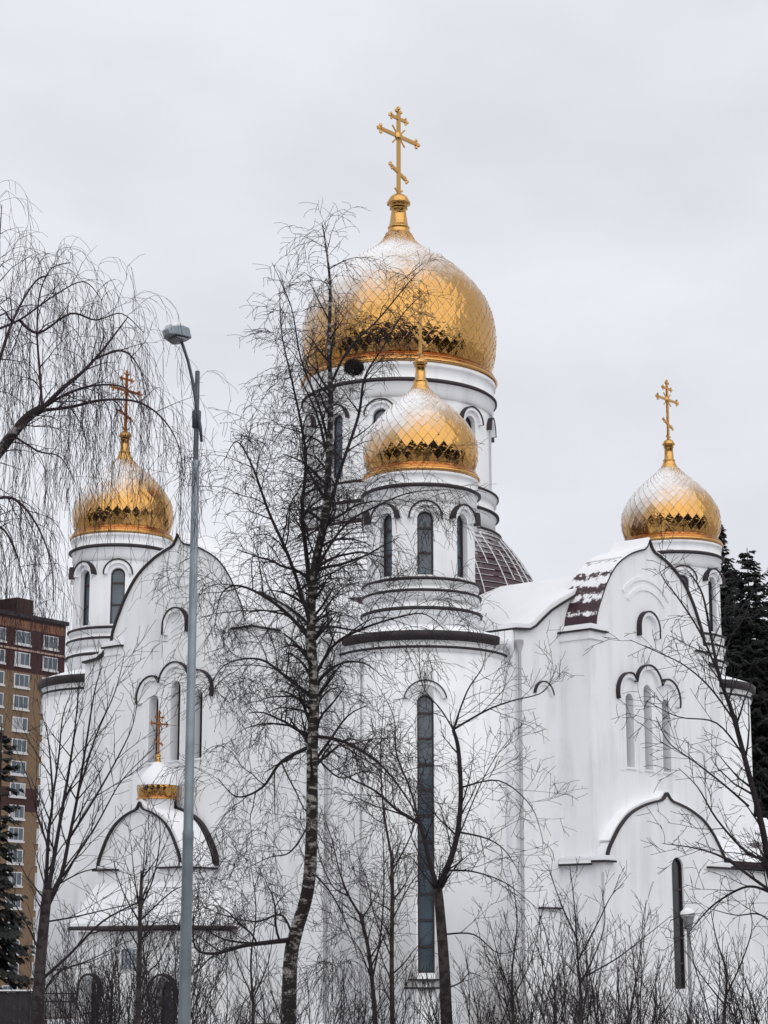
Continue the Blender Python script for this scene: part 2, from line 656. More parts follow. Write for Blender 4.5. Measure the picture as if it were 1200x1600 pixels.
# tall window of the front tower
bm = bmesh.new()
window_mesh(bm, 0, 0.47, 1.45, 9.17, 2.30, fc, [1.45 + 0.72 * k for k in range(1, 11)], 0.045)
wn = ob_from_bm('window', bm, ['frame', 'glass'], church, loc=TW['front'])
bm = bmesh.new()
hood(bm, 0, 8.95, 0.50, 0.10, 2.30, 2.56, fc, R(12), R(168), cap=0.035)
ob_from_bm('hood_moulding', bm, ['plaster', 'dark'], wn)
bm = bmesh.new()
for z0, ww in ((1.02, 0.62), (1.24, 0.50)):
    add_box(bm, -ww, ww, 2.30, 2.62, z0, z0 + 0.05, 0, Matrix(((-math.sin(FW), math.cos(FW), 0, 0), (math.cos(FW), math.sin(FW), 0, 0), (0, 0, 1, 0), (0, 0, 0, 1))))
ob_from_bm('sill', bm, 'dark', wn)


# ---- drums
def drum(loc, r, z0, z1, rings, phase, nwin, wz0, wz1, ww, hood_r, bars, angs):
    bm = bmesh.new()
    rows = add_lathe(bm, [(r, z0), (r, z1)], 96)
    bm.faces.new(rows[0][::-1])
    bm.faces.new(rows[1])
    d = ob_from_bm('drum', bm, 'plaster', church)
    cb = bmesh.new()
    for a in angs:
        add_prism(cb, slot_pts(0, ww, wz0, wz1), r - 0.36, r + 0.3, fr_cyl(a))
    cut(d, cb)
    for p in d.data.polygons:
        p.use_smooth = False
    d.location = loc
    for prof in rings:
        bm = bmesh.new()
        add_lathe(bm, prof, 96)
        ob_from_bm('cornice', bm, ['plaster', 'dark', 'snow'], d)
    for a in angs:
        f = fr_cyl(a)
        bm = bmesh.new()
        window_mesh(bm, 0, ww, wz0, wz1, r - 0.24, f, bars, 0.05)
        ob_from_bm('window', bm, ['frame', 'glass'], d)
        bm = bmesh.new()
        hood(bm, 0, wz1 - ww / 2 + 0.02, hood_r, 0.10, r - 0.12, r + 0.11, f, R(0), R(180), cap=0.05)
        ob_from_bm('window_hood', bm, ['plaster', 'dark'], d)
    return d


small_rings = [
    [(1.55, 11.0, 0), (1.72, 11.0, 0), (1.72, 11.72, 0), (1.76, 11.74, 1), (1.83, 11.76, 1), (1.83, 11.81, 1), (1.70, 11.86, 0), (1.66, 12.06, 0), (1.74, 12.09, 0), (1.74, 12.26, 0),
     (1.76, 12.28, 1), (1.81, 12.29, 1), (1.81, 12.34, 1), (1.70, 12.38, 0), (1.68, 12.50, 0), (1.73, 12.53, 0), (1.73, 12.63, 1), (1.79, 12.65, 1), (1.79, 12.69, 1), (1.58, 12.76, 1)],
    [(1.58, 14.98, 0), (1.66, 15.0, 0), (1.66, 15.09, 0), (1.69, 15.12, 0), (1.69, 15.38, 0), (1.73, 15.41, 1), (1.82, 15.43, 1), (1.82, 15.48, 1), (1.71, 15.54, 0), (1.71, 15.80, 0), (1.75, 15.82, 0), (1.75, 15.90, 0), (1.55, 15.92, 0)]]
vis = [VIEW + R(45) * k for k in (-2, -1, 0, 1, 2)]
d0 = drum(TW['front'], 1.62, 11.0, 15.92, small_rings, 0, 8, 12.80, 14.72, 0.48, 0.36, [13.48, 14.22], vis)
for key in ('left', 'right'):
    copy_tree(d0, church, TW[key])

big_rings = [
    [(3.1, 15.6, 0), (3.36, 15.6, 0), (3.36, 16.72, 0), (3.41, 16.76, 1), (3.50, 16.78, 1), (3.50, 16.84, 1), (3.36, 16.90, 0), (3.32, 17.20, 0), (3.40, 17.23, 0), (3.40, 17.42, 0),
     (3.44, 17.45, 1), (3.49, 17.46, 1), (3.49, 17.52, 1), (3.20, 17.62, 0)],
    [(3.2, 20.4, 0), (3.30, 20.42, 0), (3.30, 20.56, 0), (3.34, 20.60, 0), (3.34, 20.86, 0), (3.40, 20.90, 1), (3.47, 20.92, 1), (3.47, 20.98, 1), (3.36, 21.06, 0), (3.36, 21.44, 0), (3.42, 21.47, 0), (3.42, 21.60, 0), (3.1, 21.62, 0)]]
bvis = [VIEW + R(15) + R(30) * k for k in (-4, -3, -2, -1, 0, 1, 2, 3)]
drum((0, 0, 0), 3.25, 15.2, 21.62, big_rings, 0, 12, 17.75, 20.02, 0.55, 0.42, [18.5, 19.3], bvis)

# scale roof under the big drum
bm = bmesh.new()
sk = [(3.45, 16.12), (3.75, 15.80), (4.05, 15.42), (4.33, 15.02), (4.58, 14.6), (4.82, 14.15), (5.02, 13.7), (5.2, 13.2), (5.3, 12.5)]
prof = []
sk = [(sk[0][0], sk[0][1])] + [(a + (c - a) * k / 2, b + (d - b) * k / 2) for (a, b), (c, d) in zip(sk, sk[1:]) for k in (1, 2)]
for i in range(len(sk) - 1):
    prof += [(sk[i][0], sk[i][1]), (sk[i + 1][0] + 0.035, sk[i + 1][1] + 0.015)]
NS = 56
rows = add_lathe(bm, [(a, b, 0) for a, b in prof], NS)
for f in bm.faces:
    f.smooth = False
skirt = ob_from_bm('roof', bm, 'tile_dome', church)
bm = bmesh.new()                   # snow caught in the standing seams and laps
rng = random.Random(9)
for i in range(1, len(sk) - 2):
    a = 0.0
    while a < 2 * PI:
        b_ = a + rng.uniform(0.15, 0.9)
        e_ = rng.uniform(0.1, 0.6)
        add_lathe(bm, [(sk[i][0] + 0.04, sk[i][1] - 0.010 * e_, 0), (sk[i][0] + 0.05, sk[i][1] + 0.012 * e_, 0), (sk[i][0] - 0.0, sk[i][1] + 0.022, 0)], max(2, int((b_ - a) * 9)), a0=a, a1=b_)
        a = b_ + rng.uniform(0.0, 0.25)
for k in range(NS):
    a = 2 * PI * (k + 0.5) / NS
    f = fr_cyl(a)
    k0 = rng.randrange(0, 6)
    k1 = rng.randrange(8, len(sk) + 1)
    add_strip(bm, [(p, q) for p, q in sk[k0:k1]], 0.035, -0.008, 0.008, lambda u, d, z, f=f: f(d, u + 0.02, z))
ob_from_bm('snow_cover', bm, 'snow', skirt)
bm = bmesh.new()
add_lathe(bm, [(3.38, 16.08, 0), (3.56, 16.05, 0), (3.58, 16.12, 0), (3.36, 16.2, 0)], 96)
ob_from_bm('flashing', bm, 'dark', skirt)


# ---- onion domes
def interp(prof, s):
    for k in range(len(prof) - 1):
        if prof[k + 1][2] >= s:
            a, b = prof[k], prof[k + 1]
            u = (s - a[2]) / (b[2] - a[2])
            return a[0] + (b[0] - a[0]) * u, a[1] + (b[1] - a[1]) * u
    return prof[-1][0], prof[-1][1]


def smooth_profile(pts, n=60):
    out_ = []
    m = len(pts)
    for i in range(m - 1):
        p0, p1, p2, p3 = pts[max(i - 1, 0)], pts[i], pts[i + 1], pts[min(i + 2, m - 1)]
        for k in range(8):
            t = k / 8
            f = lambda a, b, c, d: 0.5 * (2 * b + (c - a) * t + (2 * a - 5 * b + 4 * c - d) * t * t + (3 * b - a - 3 * c + d) * t ** 3)
            out_.append((f(p0[0], p1[0], p2[0], p3[0]), f(p0[1], p1[1], p2[1], p3[1])))
    out_.append(pts[-1])
    s = 0
    res = [(out_[0][0], out_[0][1], 0.0)]
    for a, b in zip(out_, out_[1:]):
        s += math.hypot(b[0] - a[0], b[1] - a[1])
        res.append((b[0], b[1], s))
    return res


def dome(loc, pts, N, rim, neck, ball, ratio=0.62, seed=1, inset=0.006, bulge=0.022, seam=1):
    rng = random.Random(seed)
    prof = smooth_profile(pts)
    total = prof[-1][2]
    ss = [0.0]
    while ss[-1] < total:
        r, z = interp(prof, ss[-1])
        ss.append(ss[-1] + max(ratio * 2 * PI * r / N, 0.05))
    k = total / ss[-1]
    ss = [s * k for s in ss]
    bm = bmesh.new()
    rows = []
    for i, s in enumerate(ss):
        r, z = interp(prof, s)
        o = 0.5 * (i % 2)
        rows.append([bm.verts.new((r * math.cos(2 * PI * (j + o) / N), r * math.sin(2 * PI * (j + o) / N), z)) for j in range(N)])
    for i in range(len(ss) - 2):
        a, b, c = rows[i], rows[i + 1], rows[i + 2]
        for j in range(N):
            if i % 2 == 0:
                bm.faces.new((a[j], b[j], c[j], b[(j - 1) % N]))
            else:
                bm.faces.new((a[j], b[(j + 1) % N], c[j], b[j]))
    for j in range(N):            # close the zigzag edges
        bm.faces.new((rows[0][j], rows[0][(j + 1) % N], rows[1][j]))
    m = len(ss)
    for j in range(N):
        if m % 2 == 0:
            bm.faces.new((rows[-1][j], rows[-2][(j + 1) % N], rows[-1][(j + 1) % N]))
        else:
            bm.faces.new((rows[-1][j], rows[-2][j], rows[-1][(j + 1) % N]))
    bmesh.ops.recalc_face_normals(bm, faces=bm.faces)
    fs = list(bm.faces)
    bmesh.ops.inset_individual(bm, faces=fs, thickness=inset, depth=0.0, use_even_offset=True)
    inner = set(fs)
    for f in bm.faces:
        f.material_index = 0 if f in inner else seam
    for f in fs:
        n = f.normal.copy()
        vs = sorted(f.verts, key=lambda v: v.co.z)
        tilt = bulge * rng.uniform(0.4, 1.0)
        for q, v in enumerate(vs):
            v.co += n * (0.004 + (tilt if q == len(vs) - 1 else 0.0) + rng.uniform(-1, 1) * bulge * 0.30)
    d = ob_from_bm('dome', bm, ['gold', 'seam'], church, loc=loc)
    bm = bmesh.new()
    add_lathe(bm, rim, 96)
    ob_from_bm('rim', bm, ['copper', 'gold_plain'], d)
    bm = bmesh.new()
    add_lathe(bm, neck, 24)
    cx, cz, cr = 0, ball[0], ball[1]
    add_lathe(bm, [(max(cr * math.cos(a), 0.001), cz + cr * 0.85 * math.sin(a), 0) for a in [R(-80 + 160 * i / 10) for i in range(11)]], 24)
    add_lathe(bm, [(cr * 0.9, cz - 0.30 * cr, 0), (cr * 1.12, cz - 0.22 * cr, 0), (cr * 1.12, cz - 0.02 * cr, 0), (cr * 0.95, cz + 0.06 * cr, 0)], 24)
    ob_from_bm('finial', bm, 'gold_plain', d, smooth=True)
    return d


def cross(parent, z0, z1, zb, hw, zt, ht, zl, hl, th, mat='gold_plain'):
    """eight-pointed cross, its bars along the church's own axis (local x)"""
    bm = bmesh.new()
    t = th / 2

    def bar(p, q, w):
        p, q = Vector(p), Vector(q)
        d = (q - p)
        ln = d.length
        d.normalize()
        up = Vector((0, 1, 0))
        sd = d.cross(up)
        mt = Matrix((sd, up, d)).transposed().to_4x4()
        mt.translation = p
        add_box(bm, -w, w, -w * 0.75, w * 0.75, 0, ln, 0, mt)

    def knob(c, r):
        bmesh.ops.create_icosphere(bm, subdivisions=1, radius=r, matrix=Matrix.Translation(c) @ Matrix.Diagonal((1, 0.75, 1, 1)))

    bar((0, 0, z0), (0, 0, z1), t)
    bar((-hw, 0.003, zb), (hw, 0.003, zb), t * 0.95)
    bar((-ht, 0.004, zt), (ht, 0.004, zt), t * 0.85)
    sl = hl * 0.42
    bar((-hl, 0.004, zl + sl), (hl, 0.004, zl - sl), t * 0.85)
    for cx, cz, dx, dz, s in ((-hw, zb, -1, 0, 1), (hw, zb, 1, 0, 1), (0, z1, 0, 1, 1), (-ht, zt, -1, 0, .75), (ht, zt, 1, 0, .75), (-hl, zl + sl, -1, .3, .75), (hl, zl - sl, 1, -.3, .75)):
        k = th * s
        knob((cx + dx * k * 0.9, 0, cz + dz * k * 0.9), k * 0.75)
        knob((cx + dz * k, 0, cz + dx * k), k * 0.62)
        knob((cx - dz * k, 0, cz - dx * k), k * 0.62)
    # boss and short rays where the bars cross
    bmesh.ops.create_uvsphere(bm, u_segments=16, v_segments=8, radius=th * 1.5, matrix=Matrix.Translation((0, 0, zb)) @ Matrix.Diagonal((1, 0.6, 1, 1)))
    for sx in (-1, 1):
        for sz in (-1, 1):
            bar((0, 0, zb), (sx * th * 2.6, 0, zb + sz * th * 2.6), t * 0.4)
    # foot scrolls
    for sx in (-1, 1):
        bar((0, 0, z0 + th * 0.5), (sx * th * 1.6, 0, z0 + th * 1.8), t * 0.45)
    ob_from_bm('cross', bm, mat, parent)


SMALL = [(1.55, 16.12), (1.64, 16.30), (1.71, 16.55), (1.74, 16.84), (1.68, 17.25), (1.46, 17.66), (1.22, 17.96), (0.88, 18.30), (0.55, 18.57), (0.33, 18.80)]
sm_rim = [(1.50, 15.91, 0), (1.76, 15.92, 1), (1.80, 15.97, 1), (1.77, 16.02, 0), (1.70, 16.05, 0), (1.74, 16.08, 0), (1.70, 16.12, 0), (1.62, 16.14, 0), (1.63, 16.20, 0), (1.52, 16.24, 0)]
sm_neck = [(0.36, 18.74, 0), (0.26, 18.93, 0), (0.20, 19.06, 0), (0.22, 19.09, 0), (0.22, 19.12, 0), (0.17, 19.15, 0), (0.15, 19.55, 0), (0.19, 19.58, 0)]
dm = dome(TW['front'], SMALL, 34, sm_rim, sm_neck, (19.72, 0.20), seed=4)
cross(dm, 19.85, 21.96, 21.35, 0.60, 21.76, 0.25, 20.45, 0.25, 0.085)
for key, sd_ in (('left', 8), ('right', 12)):
    dd = dome(TW[key], SMALL, 34, sm_rim, sm_neck, (19.72, 0.20), seed=sd_)
    cross(dd, 19.85, 21.96, 21.35, 0.60, 21.76, 0.25, 20.45, 0.25, 0.085, 'copper' if key == 'left' else 'gold_plain')

BIG = [(3.12, 21.86), (3.28, 22.14), (3.40, 22.62), (3.45, 23.30), (3.38, 24.05), (3.08, 24.82), (2.54, 25.52), (1.98, 26.04), (1.43, 26.42), (0.90, 26.78), (0.62, 27.04), (0.45, 27.36)]
bg_rim = [(3.0, 21.60, 0), (3.44, 21.62, 1), (3.50, 21.70, 1), (3.45, 21.76, 0), (3.34, 21.79, 0), (3.42, 21.83, 0), (3.40, 21.88, 0), (3.26, 21.90, 0), (3.26, 22.0, 0), (3.08, 22.05, 0)]
bg_neck = [(0.50, 27.26, 0), (0.40, 27.46, 0), (0.37, 27.55, 0), (0.40, 27.57, 0), (0.40, 27.61, 0), (0.35, 27.64, 0), (0.26, 28.26, 0), (0.33, 28.32, 0)]
db = dome((0, 0, 0), BIG, 62, bg_rim, bg_neck, (28.58, 0.38), seed=2, inset=0.008, bulge=0.030)
cross(db, 28.85, 32.1, 31.13, 0.98, 31.82, 0.40, 29.72, 0.40, 0.13)

# ---- arms of the cross: wall, keel gable, tiled vault
KEEL = [(1, 0), (.985, .12), (.95, .21), (.9, .30), (.78, .49), (.61, .67), (.38, .80), (.2, .862), (.1, .89), (.045, .93), (0, 1)]


def keel(u, hw, z0, hh, fine=True):
    pts = [(-a, b) for a, b in KEEL]
    sp = [(p[0], p[1]) for p in smooth_profile(pts)]
    left = [(u + x * hw, z0 + z * hh) for x, z in sp]
    right = [(2 * u - x, z) for x, z in left[-2::-1]]
    return left + right                     # left foot, over the point, to the right foot


def ledge(bm, u0, u1, d0, d1, z, frame, th=0.05, snow=0.06):
    add_prism(bm, [(u0, z), (u1, z), (u1, z + th), (u0, z + th)], d0, d1, frame, 1)
    add_prism(bm, [(u0 + .02, z + th + .002), (u1 - .02, z + th + .002), (u1 - .05, z + th + snow), (u0 + .05, z + th + snow)], d0, d1 - 0.03, frame, 2)


def triple(parent, fr, du, o, zz):
    for k, (z0, z1) in zip((-1, 0, 1), zz):
        bm = bmesh.new()
        window_mesh(bm, MID + du + k * 0.98, 0.42, z0, z1, o - 0.36, fr, [z0 + 0.75, z0 + 1.5], 0.035)
        ob_from_bm('window', bm, ['frame', 'glass'], parent)
    # trefoil brow over the three windows
    bm = bmesh.new()
    u = MID + du

    def trefoil(e):
        l = arc_line(u + 1.02, 9.72, 0.62 + e, R(-18), R(104), 12)
        c = arc_line(u, 10.02, 0.66 + e, R(8), R(172), 18)
        r_ = arc_line(u - 1.02, 9.72, 0.62 + e, R(76), R(198), 12)
        return l + c + r_
    add_band(bm, trefoil(-0.12), trefoil(0.0), o - 0.1, o + 0.10, fr, 0)
    add_band(bm, trefoil(0.002), trefoil(0.045), o - 0.1, o + 0.14, fr, 1)
    # flat lesenes between the windows and a plain sill course
    for k in (-1.5, -0.5, 0.5, 1.5):
        add_prism(bm, [(u + k * 0.98 - 0.07, zz[0][0] - 0.12), (u + k * 0.98 + 0.07, zz[0][0] - 0.12), (u + k * 0.98 + 0.07, 9.3), (u + k * 0.98 - 0.07, 9.3)], o - 0.1, o + 0.035, fr, 0)
    for k in (-1, 0, 1):
        add_prism(bm, [(u + k * 0.98 - 0.26, zz[0][0] - 0.07), (u + k * 0.98 + 0.26, zz[0][0] - 0.07), (u + k * 0.98 + 0.26, zz[0][0] - 0.02), (u + k * 0.98 - 0.26, zz[0][0] - 0.02)], o - 0.1, o + 0.05, fr, 0)
    ob_from_bm('hood_moulding', bm, ['plaster', 'dark'], parent)


def arm(fr, du, zz, niche_u, tile):
    O = 3.6
    u0, u1 = MID - 3.25, MID + 3.25
    bm = bmesh.new()
    add_prism(bm, [(u0, -1), (u1, -1), (u1, 11.44), (u0, 11.44)], 2.0, O, fr)
    body = ob_from_bm('arm_wall', bm, 'plaster', church)
    cb = bmesh.new()
    for k, (z0, z1) in zip((-1, 0, 1), zz):
        add_prism(cb, slot_pts(MID + du + k * 0.98, 0.42, z0, z1), O - 0.45, O + 0.4, fr)
    cut(body, cb)
    triple(body, fr, du, O, zz)
    for a, b, c, d in ((u0 - 0.14, u0 + 0.80, u0 - 0.06, u0 + 0.7), (u1 - 0.80, u1 + 0.14, u1 - 0.7, u1 + 0.06)):
        bm = bmesh.new()
        ledge(bm, a, b, 2.4, O + 0.14, 11.44, fr, 0.05, 0.16)
        add_prism(bm, [(c, 11.2), (d, 11.2), (d, 11.439), (c, 11.439)], 2.45, O + 0.06, fr, 0)
        ob_from_bm('ledge', bm, ['plaster', 'dark', 'snow'], body)
    # keel gable
    kl = keel(MID, 3.0, 11.442, 3.24)
    bm = bmesh.new()
    add_prism(bm, kl, 2.35, O - 0.004, fr)
    g = ob_from_bm('gable', bm, 'plaster', church)
    bm = bmesh.new()
    add_strip(bm, kl, 0.055, 2.25, O + 0.08, fr, 0, 1)
    ob_from_bm('roof', bm, ['dark', tile], g)
    bm = bmesh.new()
    hood(bm, MID + niche_u, 11.86, 0.40, 0.10, O - 0.1, O + 0.14, fr, 0, PI, cap=0.045, legs=0.28)
    ob_from_bm('hood_moulding', bm, ['plaster', 'dark'], g)
    for rr in (1.30, 1.62):
        bm = bmesh.new()
        add_band(bm, arc_line(MID + niche_u, 11.75, rr, R(42), R(138), 20), arc_line(MID + niche_u, 11.75, rr + 0.12, R(42), R(138), 20), O - 0.1, O + 0.035, fr)
        ob_from_bm('relief_arch', bm, 'plaster', g)
    return body


zz = ((7.50, 9.74), (7.45, 10.10), (7.48, 9.74))
arm(fr_right, -0.28, zz, -0.22, 'tile')
arm(fr_left, 0.0, ((7.72, 9.78), (7.68, 10.14), (7.72, 9.78)), 0.0, 'tile_snowy')

# snow heaped along the ridge of each tiled vault
for fr in (fr_right, fr_left):
    kl = keel(MID, 3.0, 11.442, 3.24)
    top = [p for p in kl if p[1] > 11.442 + 3.24 * 0.74]
    bm = bmesh.new()
    add_strip(bm, [(a, b + 0.06) for a, b in top], 0.05, 2.28, 3.64, fr)
    ob_from_bm('snow_cover', bm, 'snow', church)

# ---- right entrance portal
O = 4.0
kl = keel(MID, 3.18, 4.584, 2.16)
bm = bmesh.new()
add_prism(bm, [(3.44, -1), (10.14, -1), (10.14, 4.58)] + kl[::-1] + [(3.44, 4.58)], 2.4, O, fr_right)
pr = ob_from_bm('portal', bm, 'plaster', church)
cb = bmesh.new()
add_prism(cb, slot_pts(7.28, 0.64, 0.95, 4.86), O - 0.16, O + 0.3, fr_right)
cut(pr, cb)
bm = bmesh.new()
window_mesh(bm, 7.28, 0.64, 0.95, 4.86, O - 0.11, fr_right, [1.7, 2.45, 3.2, 3.9], 0.04)
ob_from_bm('window', bm, ['frame', 'glass_dark'], pr)
for a, b, c, d, z in ((3.30, 3.9, 2.3, O + 0.14, 4.58), (8.9, 10.3, 2.3, O + 0.14, 4.58), (3.22, 3.29, 2.52, O - 0.3, 4.50)):
    bm = bmesh.new()
    ledge(bm, a, b, c, d, z, fr_right, 0.06, 0.14)
    ob_from_bm('ledge', bm, ['plaster', 'dark', 'snow'], pr)
g = pr
bm = bmesh.new()
add_strip(bm, kl, 0.055, O - 0.04, O + 0.07, fr_right, 0, 0)
ob_from_bm('roof', bm, 'dark', g)
bm = bmesh.new()
top = [p for p in kl if p[1] > 4.584 + 2.16 * 0.25]
add_strip(bm, [(a, b + 0.055) for a, b in top], 0.06, 2.95, O - 0.05, fr_right)
ob_from_bm('snow_cover', bm, 'snow', g)
# pier strip on the portal front
bm = bmesh.new()
add_prism(bm, [(3.44, -1), (4.0, -1), (4.0, 4.3), (3.44, 4.3)], O - 0.1, O + 0.05, fr_right)
ob_from_bm('pier', bm, 'plaster', pr)

# ---- low wing to the right of the portal
bm = bmesh.new()
add_prism(bm, [(10.1, -1), (22, -1), (22, 4.6), (10.1, 4.6)], -1.0, 3.85, fr_right)
lw = ob_from_bm('side_wing', bm, 'plaster', church)
cb = bmesh.new()
for t in (13.2, 17.2):
    add_prism(cb, slot_pts(t, 0.7, 1.0, 3.2), 3.5, 4.1, fr_right)
cut(lw, cb)
for t in (13.2, 17.2):
    bm = bmesh.new()
    window_mesh(bm, t, 0.7, 1.0, 3.2, 3.6, fr_right, [1.8, 2.5], 0.05)
    ob_from_bm('window', bm, ['frame', 'glass'], lw)
bm = bmesh.new()
fs = lambda u, d, z: fr_right(d, u, z)       # section across the wing, run along it
sec = [(4.10, 4.62), (2.9, 5.25), (1.6, 6.05), (0.6, 6.5), (-0.6, 6.6), (-1.6, 6.1)]
add_strip(bm, sec[::-1], 0.06, 10.15, 22.2, fs)
rf = ob_from_bm('roof', bm, 'dark', church)
bm = bmesh.new()
add_strip(bm, [(a - 0.04, b + 0.07) for a, b in sec][::-1], 0.18, 10.2, 22.1, fs)
ob_from_bm('snow_cover', bm, 'wing_roof', rf)

# ---- left porch with its small onion
O = 4.9
bm = bmesh.new()
add_prism(bm, [(MID - 1.85, -1), (MID + 1.85, -1), (MID + 1.85, 4.40), (MID - 1.85, 4.40)], 3.0, O, fr_left)
lp = ob_from_bm('porch', bm, 'plaster', church)
for a, b in ((MID + 0.9, MID + 2.0), (MID - 2.0, MID - 0.9)):
    bm = bmesh.new()
    ledge(bm, a, b, 3.5, O + 0.12, 4.40, fr_left, 0.05, 0.1)
    ob_from_bm('ledge', bm, ['plaster', 'dark', 'snow'], lp)
kl = keel(MID, 1.8, 4.404, 1.95)
bm = bmesh.new()
add_prism(bm, kl, 3.2, O - 0.004, fr_left)
g = ob_from_bm('gable', bm, 'plaster', church)
bm = bmesh.new()
add_strip(bm, kl, 0.045, 3.62, O + 0.10, fr_left, 0, 0)
rf = ob_from_bm('roof', bm, 'dark', g)
bm = bmesh.new()
add_strip(bm, [(MID + (a - MID) * 1.035, b + 0.03) for a, b in kl if b > 4.5], 0.09, 3.80, O + 0.03, fr_left)
ob_from_bm('snow_cover', bm, 'snow', g)
bm = bmesh.new()
add_strip(bm, [(MID + (a - MID) * 1.10, b + 0.10) for a, b in kl], 0.065, 3.5, 3.75, fr_left)
ob_from_bm('flashing', bm, 'dark', g)

# canopy of the porch under a snowy lean-to roof
C0, C1, CO = 4.15, 8.85, 5.42
bm = bmesh.new()
add_prism(bm, [(C0, -1), (C1, -1), (C1, 2.62), (C0, 2.62)], 3.0, CO, fr_left)
cn = ob_from_bm('canopy', bm, 'plaster', church)
cb = bmesh.new()
arches = ((8.15, 0.72), (5.0, 0.90))
for t, w in arches:
    add_prism(cb, slot_pts(t, w, -0.9, 1.30), CO - 0.45, CO + 0.3, fr_left)
cut(cn, cb)
for t, w in arches:
    bm = bmesh.new()
    window_mesh(bm, t, w, -0.5, 1.30, CO - 0.35, fr_left, [0.4], 0.06)
    dw = ob_from_bm('window', bm, ['frame', 'glass'], cn)
    bm = bmesh.new()
    hood(bm, t, 1.30 - w / 2, w / 2 + 0.02, 0.04, CO - 0.15, CO + 0.15, fr_left, 0, PI, cap=0.06, legs=0.2)
    ob_from_bm('window_hood', bm, ['plaster', 'dark'], cn)
bm = bmesh.new()                   # small lattice grille
for k in range(6):
    add_prism(bm, [(6.0 + k * 0.16, 1.55), (6.04 + k * 0.16, 1.55), (6.04 + k * 0.16, 2.1), (6.0 + k * 0.16, 2.1)], CO - .02, CO + .05, fr_left)
for k in range(5):
    add_prism(bm, [(5.98, 1.55 + k * 0.13), (6.86, 1.55 + k * 0.13), (6.86, 1.585 + k * 0.13), (5.98, 1.585 + k * 0.13)], CO - .02, CO + .04, fr_left)
ob_from_bm('grille', bm, 'steel', cn)


def hip(bm, u0, u1, d1, z0, v0, v1, e1_, z1, lift, th, skin):
    """skirt roof round three sides of the porch: eave at z0, top edge against the wall at z1"""
    lo = [fr_left(u0, 3.6, z0), fr_left(u0, d1, z0), fr_left(u1, d1, z0), fr_left(u1, 3.6, z0)]
    hi = [fr_left(v0, 3.6, z1), fr_left(v0, e1_, z1), fr_left(v1, e1_, z1), fr_left(v1, 3.6, z1)]
    rows = []
    for q in (lo, hi):
        rows.append([bm.verts.new(p + Vector((0, 0, lift))) for p in q])
    for q in (hi, lo):
        rows.append([bm.verts.new(p + Vector((0, 0, lift + th))) for p in q])
    for a_ in range(4):
        b_ = (a_ + 1) % 4
        for k in range(3):
            bm.faces.new((rows[a_][k], rows[a_][k + 1], rows[b_][k + 1], rows[b_][k]))
    for k in (0, 3):
        bm.faces.new([rows[q][k] for q in range(4)])


bm = bmesh.new()
hip(bm, C0 - .2, C1 + .2, CO + .25, 2.66, 4.93, 8.65, 4.905, 3.86, 0, 0.05, 0)
rf = ob_from_bm('roof', bm, 'dark', church)
bm = bmesh.new()
hip(bm, C0 - .16, C1 + .16, CO + .21, 2.68, 4.93, 8.65, 4.905, 3.86, 0.055, 0.12, 0)
ob_from_bm('snow_cover', bm, 'snow', rf)

# small onion over the porch
def scale_pts(pts, z0, s, zn):
    return [(p[0] * s, zn + (p[1] - z0) * s) + tuple(p[2:]) for p in pts]


S = 0.355
oz = 6.52
pn = dome(fr_left(MID, 4.25, 0), scale_pts([(p[0], 16.12 + (p[1] - 16.12) * 1.12) for p in SMALL], 16.12, S, oz), 22, scale_pts(sm_rim, 16.05, S, oz), scale_pts(sm_neck, 18.74, S, oz + 1.02), (7.80, 0.075), seed=5, inset=0.006, bulge=0.012)
cross(pn, 7.84, 9.10, 8.76, 0.30, 8.96, 0.13, 8.2, 0.13, 0.05, 'copper')
pn.data.materials[0] = M['gold']
bm = bmesh.new()
add_lathe(bm, [(0.50, 6.0, 0), (0.50, 6.46, 0), (0.56, 6.48, 0), (0.56, 6.52, 0), (0.3, 6.53, 0)], 32)
nd = ob_from_bm('drum', bm, 'plaster', church, loc=fr_left(MID, 4.25, 0))
bm = bmesh.new()                   # cap of fresh snow sitting on the little dome
sp = smooth_profile(scale_pts([(p[0], 16.12 + (p[1] - 16.12) * 1.12) for p in SMALL], 16.12, S, oz))
add_lathe(bm, [(r_ + 0.02, z_ + 0.012, 0) for r_, z_, s_ in sp if z_ > oz + 0.36], 32)
ob_from_bm('snow_cover', bm, 'snow', pn)

# ---- blind arch, ledges and downpipes on the plain walls
bm = bmesh.new()
hood(bm, 2.62, 9.45, 0.36, 0.08, 2.4, 2.58, fr_right, R(10), R(170), cap=0.03)
ob_from_bm('hood_moulding', bm, ['plaster', 'dark'], church)
bm = bmesh.new()
ledge(bm, 2.25, 3.25, 2.4, 2.66, 3.25, fr_right, 0.05, 0.06)
ob_from_bm('ledge', bm, ['plaster', 'dark', 'snow'], church)


def pipe(p0, p1, r=0.055):
    bm = bmesh.new()
    p0, p1 = Vector(p0), Vector(p1)
    add_lathe(bm, [(r, 0, 0), (r, p1.z - p0.z - 0.35, 0), (r * 1.0, p1.z - p0.z - 0.35, 0), (r * 2.4, p1.z - p0.z - 0.1, 0), (r * 2.4, p1.z - p0.z, 0)], 10)
    z = 1.2
    while z < p1.z - p0.z - 0.6:
        add_lathe(bm, [(r, z, 0), (r * 1.35, z + .01, 0), (r * 1.35, z + .06, 0), (r, z + .07, 0)], 10)
        z += 2.0
    return ob_from_bm('downpipe', bm, 'pipe', church, smooth=True, loc=p0)


